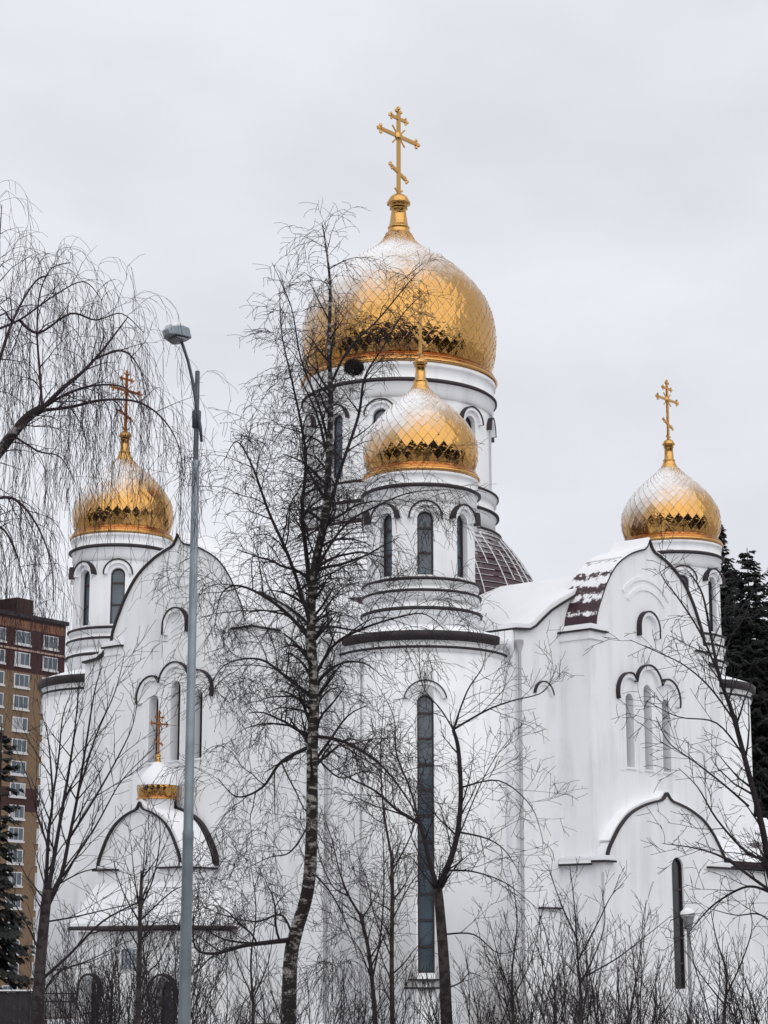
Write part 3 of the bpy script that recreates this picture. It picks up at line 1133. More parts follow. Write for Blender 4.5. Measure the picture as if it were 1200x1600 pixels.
M['pipe'] = simple('painted_pipe', (0.36, 0.36, 0.38), 0.5)
pipe(fr_right(1.35, 2.63, 0), fr_right(1.35, 2.63, 11.0))
pipe(fr_left(1.4, 2.63, 0), fr_left(1.4, 2.63, 11.0))
pipe(fr_left(10.3, 2.60, 0), fr_left(10.3, 2.60, 11.0))
a = VIEW - R(47)
pipe((-H + 2.58 * math.cos(a), -H + 2.58 * math.sin(a), 0), (0, 0, 10.3), 0.03)


# ---------------------------------------------------------------- bare trees
class Tubes:
    def __init__(self):
        self.v = []
        self.f = []

    def tube(self, pts, rad, sides):
        n = len(pts)
        base = len(self.v)
        ref = Vector((0.31, 0.95, 0.07))
        cs = [(math.cos(2 * PI * k / sides), math.sin(2 * PI * k / sides)) for k in range(sides)]
        for i in range(n):
            t = pts[min(i + 1, n - 1)] - pts[max(i - 1, 0)]
            a = t.cross(ref)
            if a.length < 1e-6:
                a = t.cross(Vector((1, 0, 0)))
            a.normalize()
            b = t.cross(a)
            b.normalize()
            r = rad[i]
            p = pts[i]
            for c, s in cs:
                self.v.append((p.x + (a.x * c + b.x * s) * r, p.y + (a.y * c + b.y * s) * r, p.z + (a.z * c + b.z * s) * r))
        for i in range(n - 1):
            o = base + i * sides
            for k in range(sides):
                l = (k + 1) % sides
                self.f.append((o + k, o + l, o + sides + l, o + sides + k))
        self.f.append(tuple(base + k for k in range(sides))[::-1])
        self.f.append(tuple(base + (n - 1) * sides + k for k in range(sides)))

    def build(self, name, mat, parent):
        return ob_raw(name, self.v, self.f, mat, parent)


def rnd_dir(rng):
    while True:
        v = Vector((rng.uniform(-1, 1), rng.uniform(-1, 1), rng.uniform(-1, 1)))
        if 0.1 < v.length < 1:
            return v.normalized()


def grow(tb, rng, p, d, ln, r, lvl, S):
    """one branch and everything that grows from it; S holds per-level lists"""
    seg = S['seg'][lvl]
    n = max(3, int(ln / seg))
    st = ln / n
    pts = [p.copy()]
    rad = [r]
    d = d.normalized()
    dirs = [d.copy()]
    g = S['grav'][lvl]
    w = S['wob'][lvl]
    rmin = S['rmin']
    q = p.copy()
    for i in range(n):
        f = (i + 1) / n
        d = d + rnd_dir(rng) * w
        d.z += g * (0.4 + 1.2 * f)
        d.normalize()
        q = q + d * st
        pts.append(q.copy())
        dirs.append(d.copy())
        rad.append(max(r * (1 - 0.75 * f), rmin * 0.8))
    tb.tube(pts, rad, 6 if r > 0.05 else (4 if r > 0.015 else 3))
    if lvl + 1 >= len(S['seg']):
        return
    children(tb, rng, pts, dirs, rad, ln, lvl, S, S['f0'][lvl])


def children(tb, rng, pts, dirs, rad, ln, lvl, S, f0):
    n = len(pts) - 1
    k = S['dens'][lvl] * ln
    k = int(k) + (rng.random() < k - int(k))
    for c in range(k):
        f = f0 + (1 - f0) * ((c + rng.random()) / max(k, 1))
        x = f * n
        i = min(int(x), n - 1)
        u = x - i
        pp = pts[i].lerp(pts[i + 1], u)
        dd = dirs[min(i + 1, n)]
        ang = R(rng.uniform(*S['ang'][lvl]))
        ax = dd.cross(rnd_dir(rng))
        if ax.length < 1e-3:
            continue
        nd = Matrix.Rotation(ang, 3, ax.normalized()) @ dd
        nd.z += S['lift'][lvl]
        l2 = S['len'][lvl] * rng.uniform(0.55, 1.25) * (1.0 - S['fall'][lvl] * f)
        rr = max(min(rad[i] * 0.55, S['rad'][lvl]), S['rmin'])
        grow(tb, rng, pp, nd, l2, rr, lvl + 1, S)


def path3(pix, Y, rng, drift=0.25, sub=5, dy=0.0):
    """limb through photo points, wandering in depth as a real limb does"""
    base = []
    y = Y
    for i, (a, b) in enumerate(pix):
        base.append(at(a, b, y))
        y += rng.uniform(-drift, drift) + dy
    pts = []
    m = len(base)
    for i in range(m - 1):
        p0, p1, p2, p3 = base[max(i - 1, 0)], base[i], base[i + 1], base[min(i + 2, m - 1)]
        for k in range(sub):
            t = k / sub
            pts.append(0.5 * (2 * p1 + (p2 - p0) * t + (2 * p0 - 5 * p1 + 4 * p2 - p3) * t * t + (3 * p1 - p0 - 3 * p2 + p3) * t ** 3))
    pts.append(base[-1])
    return pts


def dirs_of(pts):
    n = len(pts)
    return [(pts[min(i + 1, n - 1)] - pts[max(i - 1, 0)]).normalized() for i in range(n)]


def length_of(pts):
    return sum((b - a).length for a, b in zip(pts, pts[1:]))


def make_tree(name, label, cat, base, limbs, S, seed, trunk_mat='bark', twig_mat='twig', group=None, part='crown'):
    """limbs: list of (points, r0, r1, f0, is_trunk, scale) ; children sprout along every limb"""
    rng = random.Random(seed)
    root = thing(name, label, cat, base, 0, group)
    b = Vector(base)
    tr, cr = Tubes(), Tubes()
    for pts, r0, r1, f0, is_trunk, spec in limbs:
        pts = [p - b for p in pts]
        n = len(pts)
        rad = [r0 + (r1 - r0) * (i / (n - 1)) for i in range(n)]
        (tr if is_trunk else cr).tube(pts, rad, 10 if is_trunk else 6)
        children(cr, rng, pts, dirs_of(pts), rad, length_of(pts), 0, spec or S, f0)
    tr.build('trunk', trunk_mat, root)
    if cr.v:
        cr.build(part, twig_mat, root)
    return root


def gz(px, Y):
    p = at(px, 1500, Y)
    return Vector((p.x, Y, 0))


# -- the tall birch in front of the church
BIRCH = dict(seg=[.2, .16, .11, .09], grav=[0.0, -0.03, -0.11, -0.16], wob=[.14, .22, .28, .30], dens=[3.9, 5.2, 8.0], ang=[(35, 75), (30, 75), (25, 75)], lift=[0.35, 0.10, -0.10],
             len=[2.0, 0.95, 0.46], fall=[0.5, 0.35, 0.3], rad=[0.034, 0.013, 0.0065], f0=[0.1, 0.12, 0.1], rmin=0.0047)
rng = random.Random(11)
Yb = 38.0
trunk = path3([(450, 1680), (451, 1600), (454, 1500), (463, 1455), (481, 1390), (487, 1300), (488, 1180), (491, 1085), (486, 990), (487, 930)], Yb, rng, 0.03)
limbs = [(trunk, 0.15, 0.085, 0.62, True, None)]
TOP = dict(BIRCH, len=[1.3, 0.85, 0.45], fall=[0.75, 0.4, 0.3], lift=[0.2, 0.05, -0.1])
lead = path3([(487, 930), (495, 870), (509, 800), (514, 710), (517, 620), (514, 540), (516, 450), (510, 390), (503, 348)], trunk[-1].y, rng, 0.12)
limbs.append((lead, 0.095, 0.008, 0.02, True, dict(TOP, len=[1.9, 0.9, 0.45], fall=[0.70, 0.35, 0.3])))
for px, r0, r1, dy in (
        ([(487, 940), (478, 860), (472, 800), (478, 720), (470, 660), (455, 590), (440, 520), (437, 450)], .05, .006, .05),
        ([(487, 930), (500, 880), (540, 820), (590, 790), (640, 770), (690, 765)], .035, .006, -.15),
        ([(505, 830), (530, 740), (560, 650), (570, 590), (600, 540), (630, 490), (660, 460)], .04, .006, -.1),
        ([(514, 700), (500, 640), (470, 560), (455, 480), (425, 410)], .03, .005, .1),
        ([(517, 600), (545, 545), (590, 500), (640, 440), (660, 420)], .03, .005, .1),
        ([(486, 1000), (450, 960), (410, 930), (370, 915), (345, 930), (335, 980)], .04, .006, .15),
        ([(488, 985), (455, 880), (420, 800), (395, 730), (370, 690), (350, 720)], .04, .006, -.2),
        ([(490, 1060), (520, 1010), (560, 985), (620, 965), (665, 960), (700, 990)], .035, .005, -.2),
        ([(489, 1090), (450, 1060), (405, 1030), (350, 1040), (320, 1090)], .035, .005, -.1),
        ([(488, 1165), (440, 1190), (410, 1230), (370, 1245), (340, 1215)], .04, .006, .1),
        ([(490, 1150), (540, 1160), (600, 1200), (650, 1270), (680, 1330)], .035, .006, -.2),
        ([(488, 1175), (530, 1215), (575, 1205), (620, 1230)], .02, .005, .2),
        ([(487, 1280), (455, 1330), (420, 1340), (380, 1360)], .02, .004, .2),
        ([(486, 1360), (520, 1400), (548, 1460), (560, 1500)], .02, .004, -.1),
        ([(459, 1468), (425, 1472), (380, 1478), (335, 1490), (305, 1480), (302, 1430)], .05, .012, -.15),
        ([(459, 1468), (440, 1430), (400, 1440), (350, 1430), (315, 1415)], .025, .005, .15)):
    pts = path3(px, Yb, rng, 0.12, dy=dy)
    limbs.append((pts, r0, r1, 0.12, False, TOP if px[-1][1] < 600 else None))
rb = random.Random(19)
path_all = trunk + lead
zs = [(p.z, p) for p in path_all]
for i in range(12):                 # more limbs all round the trunk
    zt_ = rb.uniform(5.0, 13.0)
    p = min(path_all, key=lambda q: abs(q.z - zt_)).copy()
    a = rb.uniform(0, 2 * PI)
    ln = rb.uniform(1.3, 2.5) * (1.0 if zt_ < 10 else 0.7)
    d = Vector((math.cos(a), math.sin(a), 0.7)).normalized()
    pts = [p]
    for k in range(9):
        d = d + rnd_dir(rb) * 0.22
        d.z -= 0.10
        d.normalize()
        pts.append(pts[-1] + d * ln / 9)
    limbs.append((pts, rb.uniform(.016, .03), .005, .12, False, dict(BIRCH, len=[1.1, 0.75, 0.44])))
birch = make_tree('birch_tree', 'tall bare birch with dark crooked trunk in front of the round front tower', 'birch', gz(450, Yb), limbs, BIRCH, 21, 'bark_birch', 'twig')

# crow's nest in the birch
rng = random.Random(5)
nb = at(553, 574, Yb - 0.2)
nest = Tubes()
for i in range(260):
    d = rnd_dir(rng)
    c = Vector((d.x * 0.17, d.y * 0.17, d.z * 0.13)) * rng.uniform(0.5, 1.0)
    t = d.cross(rnd_dir(rng)).normalized() * rng.uniform(0.08, 0.17)
    nest.tube([c - t, c + d * 0.03, c + t], [0.006, 0.007, 0.005], 3)
no = nest.build('bird_nest', 'nest', None)
no.location = nb
no['label'] = 'dark ball of twigs, a bird nest lodged high in the tall birch'
no['category'] = 'nest'

# -- the weeping birch that hangs in from the left
WEEP = dict(seg=[.2, .14, .10, .09], grav=[0.0, -0.12, -0.55, -0.30], wob=[.10, .20, .22, .26], dens=[5.0, 6.6, 4.5], ang=[(30, 75), (30, 80), (20, 50)], lift=[0.15, -0.1, -0.15],
            len=[0.72, 1.7, 0.34], fall=[0.35, 0.15, 0.25], rad=[0.011, 0.0045, 0.0032], f0=[0.05, 0.05, 0.05], rmin=0.0026)
rng = random.Random(31)
Yw = 24.0
tb0 = gz(-190, Yw)
trunk = [tb0.copy(), at(-185, 1500, Yw), at(-175, 1200, Yw + .05), at(-150, 950, Yw + .1), at(-110, 860, Yw)]
limbs = [(trunk, 0.19, 0.12, 0.9, True, None)]
for px, r0, r1, dy, f0 in (
        ([(-110, 860), (-50, 770), (0, 704), (40, 655), (66, 638)], .075, .052, 0, .3),
        ([(66, 638), (100, 605), (130, 580), (158, 550), (185, 515), (200, 495)], .034, .006, .08, .05),
        ([(66, 638), (105, 615), (150, 602), (195, 606), (225, 640)], .022, .005, -.1, .05),
        ([(60, 642), (110, 636), (160, 625), (215, 628), (255, 655), (280, 700), (287, 760)], .022, .004, .05, .05),
        ([(150, 560), (190, 548), (215, 570), (235, 620)], .016, .004, -.1, .05),
        ([(66, 638), (62, 580), (58, 520), (62, 460), (80, 420), (110, 410)], .02, .005, .1, .05),
        ([(-60, 780), (-25, 650), (0, 560), (25, 490), (55, 440), (75, 430)], .034, .005, -.1, .15),
        ([(-60, 780), (-45, 650), (-20, 520), (-5, 420), (3, 320)], .036, .005, .1, .2),
        ([(-20, 520), (30, 500), (80, 465), (130, 440), (160, 470)], .018, .004, .1, .1),
        ([(30, 500), (60, 520), (110, 490), (150, 500), (190, 490), (225, 520)], .02, .004, -.15, .05),
        ([(-110, 860), (-50, 800), (0, 778), (30, 785), (60, 825), (80, 880), (84, 940)], .026, .005, -.1, .1),
        ([(20, 680), (60, 705), (95, 715), (120, 760)], .015, .004, .15, .1),
        ([(-130, 900), (-60, 850), (-10, 820), (20, 850), (40, 920)], .03, .005, .3, .1)):
    pts = path3(px, Yw, rng, 0.15, dy=dy)
    limbs.append((pts, r0, r1, f0, r0 > .07, None))
make_tree('weeping_birch', 'bare weeping birch with a curtain of hanging twigs before the left golden dome', 'birch', tb0, limbs, WEEP, 33, 'bark_birch', 'twig_purple')

# -- young upright trees and saplings
UP = dict(seg=[.25, .2, .15], grav=[0.02, 0.04, 0.03], wob=[.08, .14, .2], dens=[3.4, 5.0], ang=[(28, 55), (30, 65)], lift=[0.25, 0.1],
          len=[1.25, 0.42], fall=[0.45, 0.4], rad=[0.014, 0.006], f0=[0.1, 0.15], rmin=0.0045)
rng = random.Random(41)
Y = 30.0
tr = path3([(58, 1690), (60, 1600), (62, 1520), (68, 1450), (74, 1390)], Y, rng, 0.02)
limbs = [(tr, .095, .07, .75, True, None)]
for px, r0, r1, dy in (
        ([(68, 1450), (72, 1380), (76, 1300), (82, 1250), (78, 1180), (72, 1130)], .04, .006, .05),
        ([(74, 1400), (86, 1330), (98, 1260), (110, 1190), (118, 1130), (124, 1060)], .04, .006, -.05),
        ([(72, 1420), (95, 1370), (108, 1310), (122, 1240), (135, 1160), (148, 1080), (160, 1040)], .04, .006, .1),
        ([(82, 1250), (92, 1180), (98, 1120), (112, 1080)], .02, .005, .1),
        ([(108, 1310), (140, 1260), (175, 1200), (205, 1140), (215, 1095)], .022, .004, -.1),
        ([(98, 1370), (150, 1290), (190, 1220), (240, 1170)], .018, .004, .1),
        ([(122, 1240), (150, 1150), (180, 1080), (195, 1020)], .018, .004, .12),
        ([(66, 1530), (110, 1490), (160, 1440), (215, 1410), (240, 1395)], .025, .004, -.05),
        ([(74, 1440), (120, 1432), (180, 1418), (220, 1410)], .014, .004, .1),
        ([(86, 1385), (130, 1362), (170, 1358), (215, 1370)], .012, .003, -.1),
        ([(78, 1330), (60, 1280), (45, 1220), (20, 1160)], .018, .004, .05),
        ([(66, 1500), (45, 1450), (20, 1410), (-10, 1390)], .018, .004, -.05),
        ([(64, 1560), (90, 1520), (140, 1500), (200, 1470)], .018, .004, .1)):
    limbs.append((path3(px, Y, rng, 0.10, dy=dy), r0, r1, .1, False, None))
make_tree('young_tree', 'young bare tree forking low into several upright stems, between brick tower block and porch', 'tree', gz(58, Y), limbs, UP, 43)

rng = random.Random(51)
Y = 28.0
tr = path3([(213, 1690), (215, 1600), (218, 1500), (219, 1420), (222, 1360)], Y, rng, 0.02)
limbs = [(tr, .045, .02, .3, True, None)]
for px, r0, r1, dy in (([(219, 1430), (210, 1370), (205, 1320)], .014, .004, .05), ([(219, 1420), (240, 1370), (250, 1310), (248, 1270)], .014, .004, -.05), ([(218, 1440), (260, 1400), (285, 1385), (320, 1380)], .012, .004, .08),
                       ([(219, 1420), (225, 1340), (228, 1280)], .012, .003, .02), ([(217, 1480), (190, 1440), (150, 1420)], .012, .003, .05), ([(216, 1530), (250, 1500), (275, 1440)], .012, .003, .05)):
    limbs.append((path3(px, Y, rng, 0.08, dy=dy), r0, r1, .1, False, None))
make_tree('sapling', 'thin dark sapling standing just left of the tall street lamp', 'sapling', gz(213, Y), limbs, UP, 53)

BUSHY = dict(seg=[.25, .18, .13, .1], grav=[0.02, 0.03, 0.01, -0.02], wob=[.08, .15, .2, .25], dens=[3.2, 4.4, 6.0], ang=[(30, 65), (30, 70), (30, 70)], lift=[0.2, 0.1, 0.0],
             len=[1.2, 0.6, 0.3], fall=[0.45, 0.35, 0.3], rad=[0.016, 0.008, 0.005], f0=[0.15, 0.15, 0.15], rmin=0.0047)
rng = random.Random(61)
Y = 34.0
tr = path3([(702, 1690), (698, 1600), (694, 1510), (688, 1430), (684, 1388)], Y, rng, 0.02)
limbs = [(tr, .11, .075, .9, True, None)]
for px, r0, r1, dy in (
        ([(684, 1388), (703, 1345), (715, 1300), (720, 1240), (716, 1170), (708, 1140)], .055, .03, .03),
        ([(708, 1140), (730, 1080), (755, 1040), (760, 1000)], .018, .004, .05),
        ([(708, 1140), (760, 1110), (800, 1095), (850, 1080), (870, 1040)], .02, .004, -.08),
        ([(708, 1140), (690, 1110), (660, 1070), (655, 1010)], .014, .004, .05),
        ([(684, 1388), (672, 1350), (660, 1300), (655, 1285)], .045, .03, -.05),
        ([(656, 1287), (620, 1265), (585, 1235), (545, 1215), (510, 1190)], .03, .006, -.1),
        ([(655, 1285), (640, 1230), (620, 1180), (615, 1120), (590, 1070)], .022, .004, .1),
        ([(722, 1230), (780, 1220), (830, 1260), (850, 1320)], .016, .004, -.1),
        ([(716, 1300), (760, 1310), (790, 1330), (815, 1370)], .018, .004, .08),
        ([(700, 1360), (740, 1362), (790, 1380), (840, 1420)], .018, .004, -.08),
        ([(694, 1460), (740, 1460), (780, 1490), (815, 1480)], .016, .004, .06),
        ([(696, 1545), (720, 1535), (735, 1520), (760, 1530)], .014, .004, .03),
        ([(692, 1370), (740, 1250), (770, 1190), (800, 1150)], .014, .004, .14)):
    limbs.append((path3(px, Y, rng, 0.10, dy=dy), r0, r1, .1, False, None))
make_tree('forked_tree', 'bare tree with trunk forking in two beside the long tower window', 'tree', gz(702, Y), limbs, BUSHY, 63, 'bark', 'twig')

rng = random.Random(71)
Y = 36.0
tr = path3([(613, 1690), (613, 1600), (612, 1500), (613, 1400), (612, 1340)], Y, rng, 0.02)
limbs = [(tr, .05, .03, .3, True, None)]
for px, r0, r1, dy in (([(612, 1340), (603, 1290), (597, 1240), (595, 1170), (600, 1100)], .025, .005, .03), ([(613, 1360), (640, 1310), (650, 1270), (645, 1210)], .016, .004, -.05), ([(612, 1440), (650, 1370), (700, 1350)], .014, .004, .08),
                       ([(613, 1500), (585, 1430), (575, 1380), (560, 1340)], .014, .004, -.05)):
    limbs.append((path3(px, Y, rng, 0.08, dy=dy), r0, r1, .1, False, None))
make_tree('sapling', 'straight slender sapling just left of the long tower window', 'sapling', gz(613, Y), limbs, BUSHY, 73, 'bark', 'twig_red')

rng = random.Random(81)
Y = 37.0
tr = path3([(586, 1690), (586, 1600), (582, 1540), (575, 1480), (563, 1430)], Y, rng, 0.02)
limbs = [(tr, .05, .03, .5, True, None)]
for px, r0, r1, dy in (([(563, 1430), (545, 1400), (530, 1360), (518, 1310), (500, 1260)], .025, .005, .03), ([(580, 1540), (596, 1450), (600, 1360), (596, 1280)], .02, .004, -.05), ([(545, 1400), (520, 1385), (500, 1340), (492, 1300)], .016, .004, .08),
                       ([(580, 1530), (560, 1480), (530, 1450), (505, 1440)], .012, .004, -.05)):
    limbs.append((path3(px, Y, rng, 0.08, dy=dy), r0, r1, .1, False, None))
make_tree('sapling', 'slender sapling leaning left, between the tall birch trunk and the straight sapling', 'sapling', gz(586, Y), limbs, BUSHY, 83, 'bark', 'twig_red')

# right edge: a big tree whose trunk stands outside the frame
rng = random.Random(91)
Y = 27.0
tb0 = gz(1262, Y)
tr = [tb0.copy(), at(1256, 1560, Y), at(1238, 1480, Y + .05), at(1215, 1400, Y), at(1200, 1340, Y + .05)]
limbs = [(tr, .12, .07, .8, True, None)]
for px, r0, r1, dy in (
        ([(1200, 1340), (1188, 1280), (1165, 1190), (1143, 1110), (1125, 1060), (1112, 1000), (1098, 930), (1078, 895)], .045, .008, .03),
        ([(1125, 1060), (1095, 990), (1060, 935), (1040, 910), (1030, 890)], .016, .004, .06),
        ([(1150, 1130), (1110, 1075), (1070, 1040), (1030, 1020), (985, 1000)], .014, .004, -.08),
        ([(1165, 1185), (1120, 1130), (1060, 1120), (1010, 1095)], .014, .004, .08),
        ([(1170, 1260), (1130, 1225), (1085, 1190), (1045, 1160), (1025, 1120)], .016, .004, -.1),
        ([(1200, 1345), (1165, 1330), (1120, 1280), (1090, 1230), (1060, 1200)], .022, .004, .05),
        ([(1215, 1400), (1180, 1375), (1130, 1340), (1085, 1325), (1035, 1318)], .024, .004, -.1),
        ([(1215, 1400), (1170, 1385), (1120, 1410), (1090, 1440), (1075, 1460)], .02, .004, .1),
        ([(1235, 1470), (1190, 1430), (1150, 1430), (1110, 1420)], .014, .004, .1),
        ([(1125, 1060), (1140, 1000), (1165, 960), (1180, 900)], .010, .003, .05),
        ([(1200, 1340), (1215, 1230), (1210, 1120), (1230, 1000)], .03, .005, .1)):
    limbs.append((path3(px, Y, rng, 0.10, dy=dy), r0, r1, .1, False, None))
RT = dict(BUSHY, dens=[4.0, 5.2, 5.0], len=[0.82, 0.46, 0.24], lift=[0.1, 0.05, 0], wob=[.1, .18, .22, .25])
make_tree('bare_tree', 'bare tree reaching in from the right edge with one long limb before the right tower', 'tree', tb0, limbs, RT, 93, 'bark', 'twig')

# slim young trees before the right entrance
for i, (px0, pts_, Y, lab) in enumerate((
        (905, [[(908, 1560), (903, 1500), (898, 1420), (890, 1350)], [(904, 1500), (935, 1440), (955, 1400), (975, 1380)], [(903, 1470), (880, 1420), (865, 1380), (855, 1350)], [(906, 1530), (960, 1500), (1000, 1470), (1050, 1430)],
                [(905, 1540), (930, 1490), (945, 1440), (940, 1390)]], 31, 'slim bare young tree left of the right portal window'),
        (1130, [[(1132, 1580), (1135, 1520), (1120, 1470), (1110, 1420)], [(1133, 1560), (1160, 1500), (1175, 1450), (1170, 1410)], [(1132, 1570), (1100, 1530), (1080, 1500)]], 30, 'low bare young tree right of the portal window'),
        (800, [[(802, 1580), (800, 1520), (808, 1440), (800, 1370)], [(801, 1560), (830, 1500), (845, 1430)], [(801, 1560), (780, 1500), (765, 1440)]], 33, 'slim bare young tree by the downpipe right of the front tower'),
        (395, [[(396, 1570), (392, 1500), (400, 1420), (390, 1340)], [(396, 1560), (420, 1500), (430, 1430)], [(396, 1560), (370, 1500), (355, 1430)]], 33, 'slim bare young tree between street lamp and the tall birch'))):
    rng = random.Random(100 + i)
    tr = path3([(px0, 1690), (px0, 1640), (pts_[0][0][0], pts_[0][0][1])], Y, rng, 0.01)
    limbs = [(tr, .035, .025, .9, True, None)]
    for j, px in enumerate(pts_):
        limbs.append((path3(px, Y, rng, 0.08, dy=rng.uniform(-.1, .1)), .022 if j == 0 else .013, .004, .1, False, None))
    make_tree('young_tree', lab, 'tree', gz(px0, Y), limbs, dict(UP, dens=[3.2, 4.0], len=[0.7, 0.3]), 110 + i)

# -- shrubs along the foot of the picture: upright rods
SHRUB = dict(seg=[.16, .12, .1], grav=[0.02, 0.03, 0.02], wob=[.12, .2, .25], dens=[4.2, 4.4], ang=[(18, 45), (20, 50)], lift=[0.25, 0.15],
             len=[0.65, 0.28], fall=[0.45, 0.4], rad=[0.008, 0.005], f0=[0.3, 0.2], rmin=0.0040)


def shrub(px, Y, top, spread, n, seed, label, mat='twig'):
    rng = random.Random(seed)
    b = gz(px, Y)
    root = thing('bare_shrub', label, 'shrub', b, 0, 'bare shrubs along the foot of the church')
    st, tw = Tubes(), Tubes()
    ht = at(px, top, Y).z
    for i in range(n):
        a = rng.uniform(0, 2 * PI)
        rr = rng.uniform(0, 0.45) * spread
        p = Vector((math.cos(a) * rr, math.sin(a) * rr * 0.7, 0))
        d = Vector((math.cos(a) * rng.uniform(0.0, 0.6) + rng.uniform(-.2, .2), math.sin(a) * rng.uniform(0, .4), 1)).normalized()
        ln = ht * (0.40 + 0.68 * rng.random() ** 1.4)
        k = 9
        pts = [p]
        for q in range(k):
            d = (d + rnd_dir(rng) * 0.14)
            d.z += 0.02
            d.normalize()
            pts.append(pts[-1] + d * ln / k)
        r0 = rng.uniform(0.007, 0.014)
        rad = [r0 * (1 - 0.6 * q / k) for q in range(k + 1)]
        st.tube(pts, rad, 4)
        children(tw, rng, pts, dirs_of(pts), rad, ln, 0, SHRUB, 0.3)
    st.build('stems', 'bark', root)
    tw.build('twigs', mat, root)


for i, (px, Y, top, sp, n, lab, mat) in enumerate((
        (160, 35, 1400, 1.4, 34, 'taller bare shrub before the left half of the porch canopy', 'twig'),
        (270, 35, 1380, 1.3, 34, 'tallest bare shrub before the porch, just left of the street lamp', 'twig'),
        (120, 34, 1490, 1.4, 36, 'low bare shrub under the left arch of the porch canopy', 'twig'),
        (190, 32, 1455, 1.3, 36, 'bare shrub of upright rods below the snowy porch eave', 'twig'),
        (255, 34, 1490, 1.2, 26, 'bare shrub directly left of the street lamp foot', 'twig'),
        (335, 33, 1500, 1.4, 24, 'bare shrub directly right of the street lamp foot', 'twig'),
        (410, 35, 1485, 1.2, 18, 'thin bare shrub close to the left of the tall birch trunk', 'twig'),
        (500, 36, 1470, 1.4, 26, 'bare shrub right of the tall birch trunk', 'twig'),
        (565, 35, 1490, 1.2, 22, 'bare shrub between the two slender saplings and the birch', 'twig_red'),
        (650, 35, 1520, 1.1, 18, 'low bare shrub under the sill of the long tower window', 'twig'),
        (745, 34, 1490, 1.3, 24, 'bare shrub right of the forked tree', 'twig'),
        (820, 34, 1440, 1.3, 26, 'bare shrub in front of the plain wall right of the downpipe', 'twig'),
        (890, 32, 1425, 1.2, 30, 'dense bare shrub at the left corner of the right portal', 'twig'),
        (945, 32, 1400, 1.2, 32, 'tallest dense bare shrub before the right portal', 'twig_red'),
        (1005, 33, 1470, 1.2, 28, 'bare shrub just left of the portal slot window', 'twig'),
        (1070, 33, 1520, 1.0, 16, 'low bare shrub at the foot of the small garden lantern', 'twig'),
        (1120, 32, 1480, 1.2, 24, 'bare shrub right of the small garden lantern', 'twig'),
        (1180, 31, 1440, 1.2, 28, 'bare shrub at the right edge of the picture', 'twig'))):
    shrub(px, Y, top, sp, n, 200 + i, lab, mat)


# ---------------------------------------------------------------- spruces
def spruce(label, px, Y, top_py, rad, seed, z0=0.6, group='dark spruces beside the church', dens=1.0):
    rng = random.Random(seed)
    b = gz(px, Y)
    ht = at(px, top_py, Y).z
    root = thing('spruce_tree', label, 'spruce', b, 0, group)
    tr = Tubes()
    tr.tube([Vector((0, 0, 0)), Vector((0.03, 0, ht * .5)), Vector((0, 0, ht))], [0.03 * rad + 0.1, 0.08, 0.015], 8)
    tr.build('trunk', 'bark', root)
    v, f = [], []

    def spray(p, d, ln, wd):
        s = d.cross(Vector((0, 0, 1)))
        if s.length < 1e-3:
            return
        s.normalize()
        o = len(v)
        tip = p + d * ln
        m = p + d * ln * 0.45
        dz = Vector((0, 0, -0.18 * ln))
        for q in (p, m + s * wd, tip + dz, m - s * wd, m + Vector((0, 0, 0.05))):
            v.append((q.x, q.y, q.z))
        f.extend([(o, o + 1, o + 4), (o + 1, o + 2, o + 4), (o + 2, o + 3, o + 4), (o + 3, o, o + 4)])

    z = z0
    while z < ht - 0.15:
        u = (z - z0) / (ht - z0)
        r = rad * (1 - u) ** 0.8 * rng.uniform(0.7, 1.1) + 0.12
        nb_ = max(5, int(11 * (1 - u * 0.72) * dens))
        for k in range(nb_):
            a = rng.uniform(0, 2 * PI)
            L_ = r * rng.uniform(0.5, 1.2)
            slope = 0.25 * u * 2 - 0.25
            st = max(3, int(L_ / 0.16))
            p = Vector((0, 0, z + rng.uniform(-.15, .15)))
            d = Vector((math.cos(a), math.sin(a), slope))
            for q in range(st):
                fq = q / st
                d.z = slope - 0.25 * math.sin(fq * PI) + 0.3 * fq * fq
                dn = d.normalized()
                p = p + dn * (L_ / st)
                wd = 0.30 * (1 - fq) * min(L_, 1.6) + 0.12
                for sgn in (-1, 1):
                    sd_ = Matrix.Rotation(sgn * R(rng.uniform(25, 60)), 3, 'Z') @ dn
                    sd_.z += rng.uniform(-.35, .05)
                    spray(p, sd_.normalized(), wd * rng.uniform(0.9, 1.5), 0.07 + 0.04 * rng.random())
                spray(p, (dn + Vector((0, 0, rng.uniform(-.6, -.1)))).normalized(), wd * 0.9, 0.08)
        z += max(0.26, 0.36 * (1 - u)) / (max(dens, 0.6) * (1 - 0.45 * u * u))
    ob_raw('crown', v, f, 'needle', root, smooth=False)


spruce('dark spruce right of the right tower, its top beside the golden dome', 1146, 87, 818, 3.0, 301, dens=2.4)
spruce('dark spruce at the right edge of the picture behind the low snowy wing', 1192, 84, 856, 3.7, 302, dens=2.4)
spruce('tall dark spruce filling the gap between its neighbours, behind the right tower', 1168, 93, 890, 3.6, 305, dens=2.4)
spruce('broad dark spruce half cut off by the right edge, behind the others', 1240, 90, 870, 3.8, 303, dens=2.3)
spruce('dark spruce at the left edge before the brick tower block', -12, 52, 1130, 1.0, 304, 0.4, None)

# ---------------------------------------------------------------- brick tower block
AB = 270.0
Rr = at(103, 978, AB)
ang = math.atan2(0.819, 0.574)
apt = thing('apartment_block', 'tall brick apartment block, dark red top floors over yellow brick with white windows', 'building', (Rr.x, AB, 0), 0)


def fa(u, d, z):                   # u from the right end along the facade towards us, d outwards
    return Vector((-0.574 * u + 0.819 * d, -0.819 * u - 0.574 * d, z))


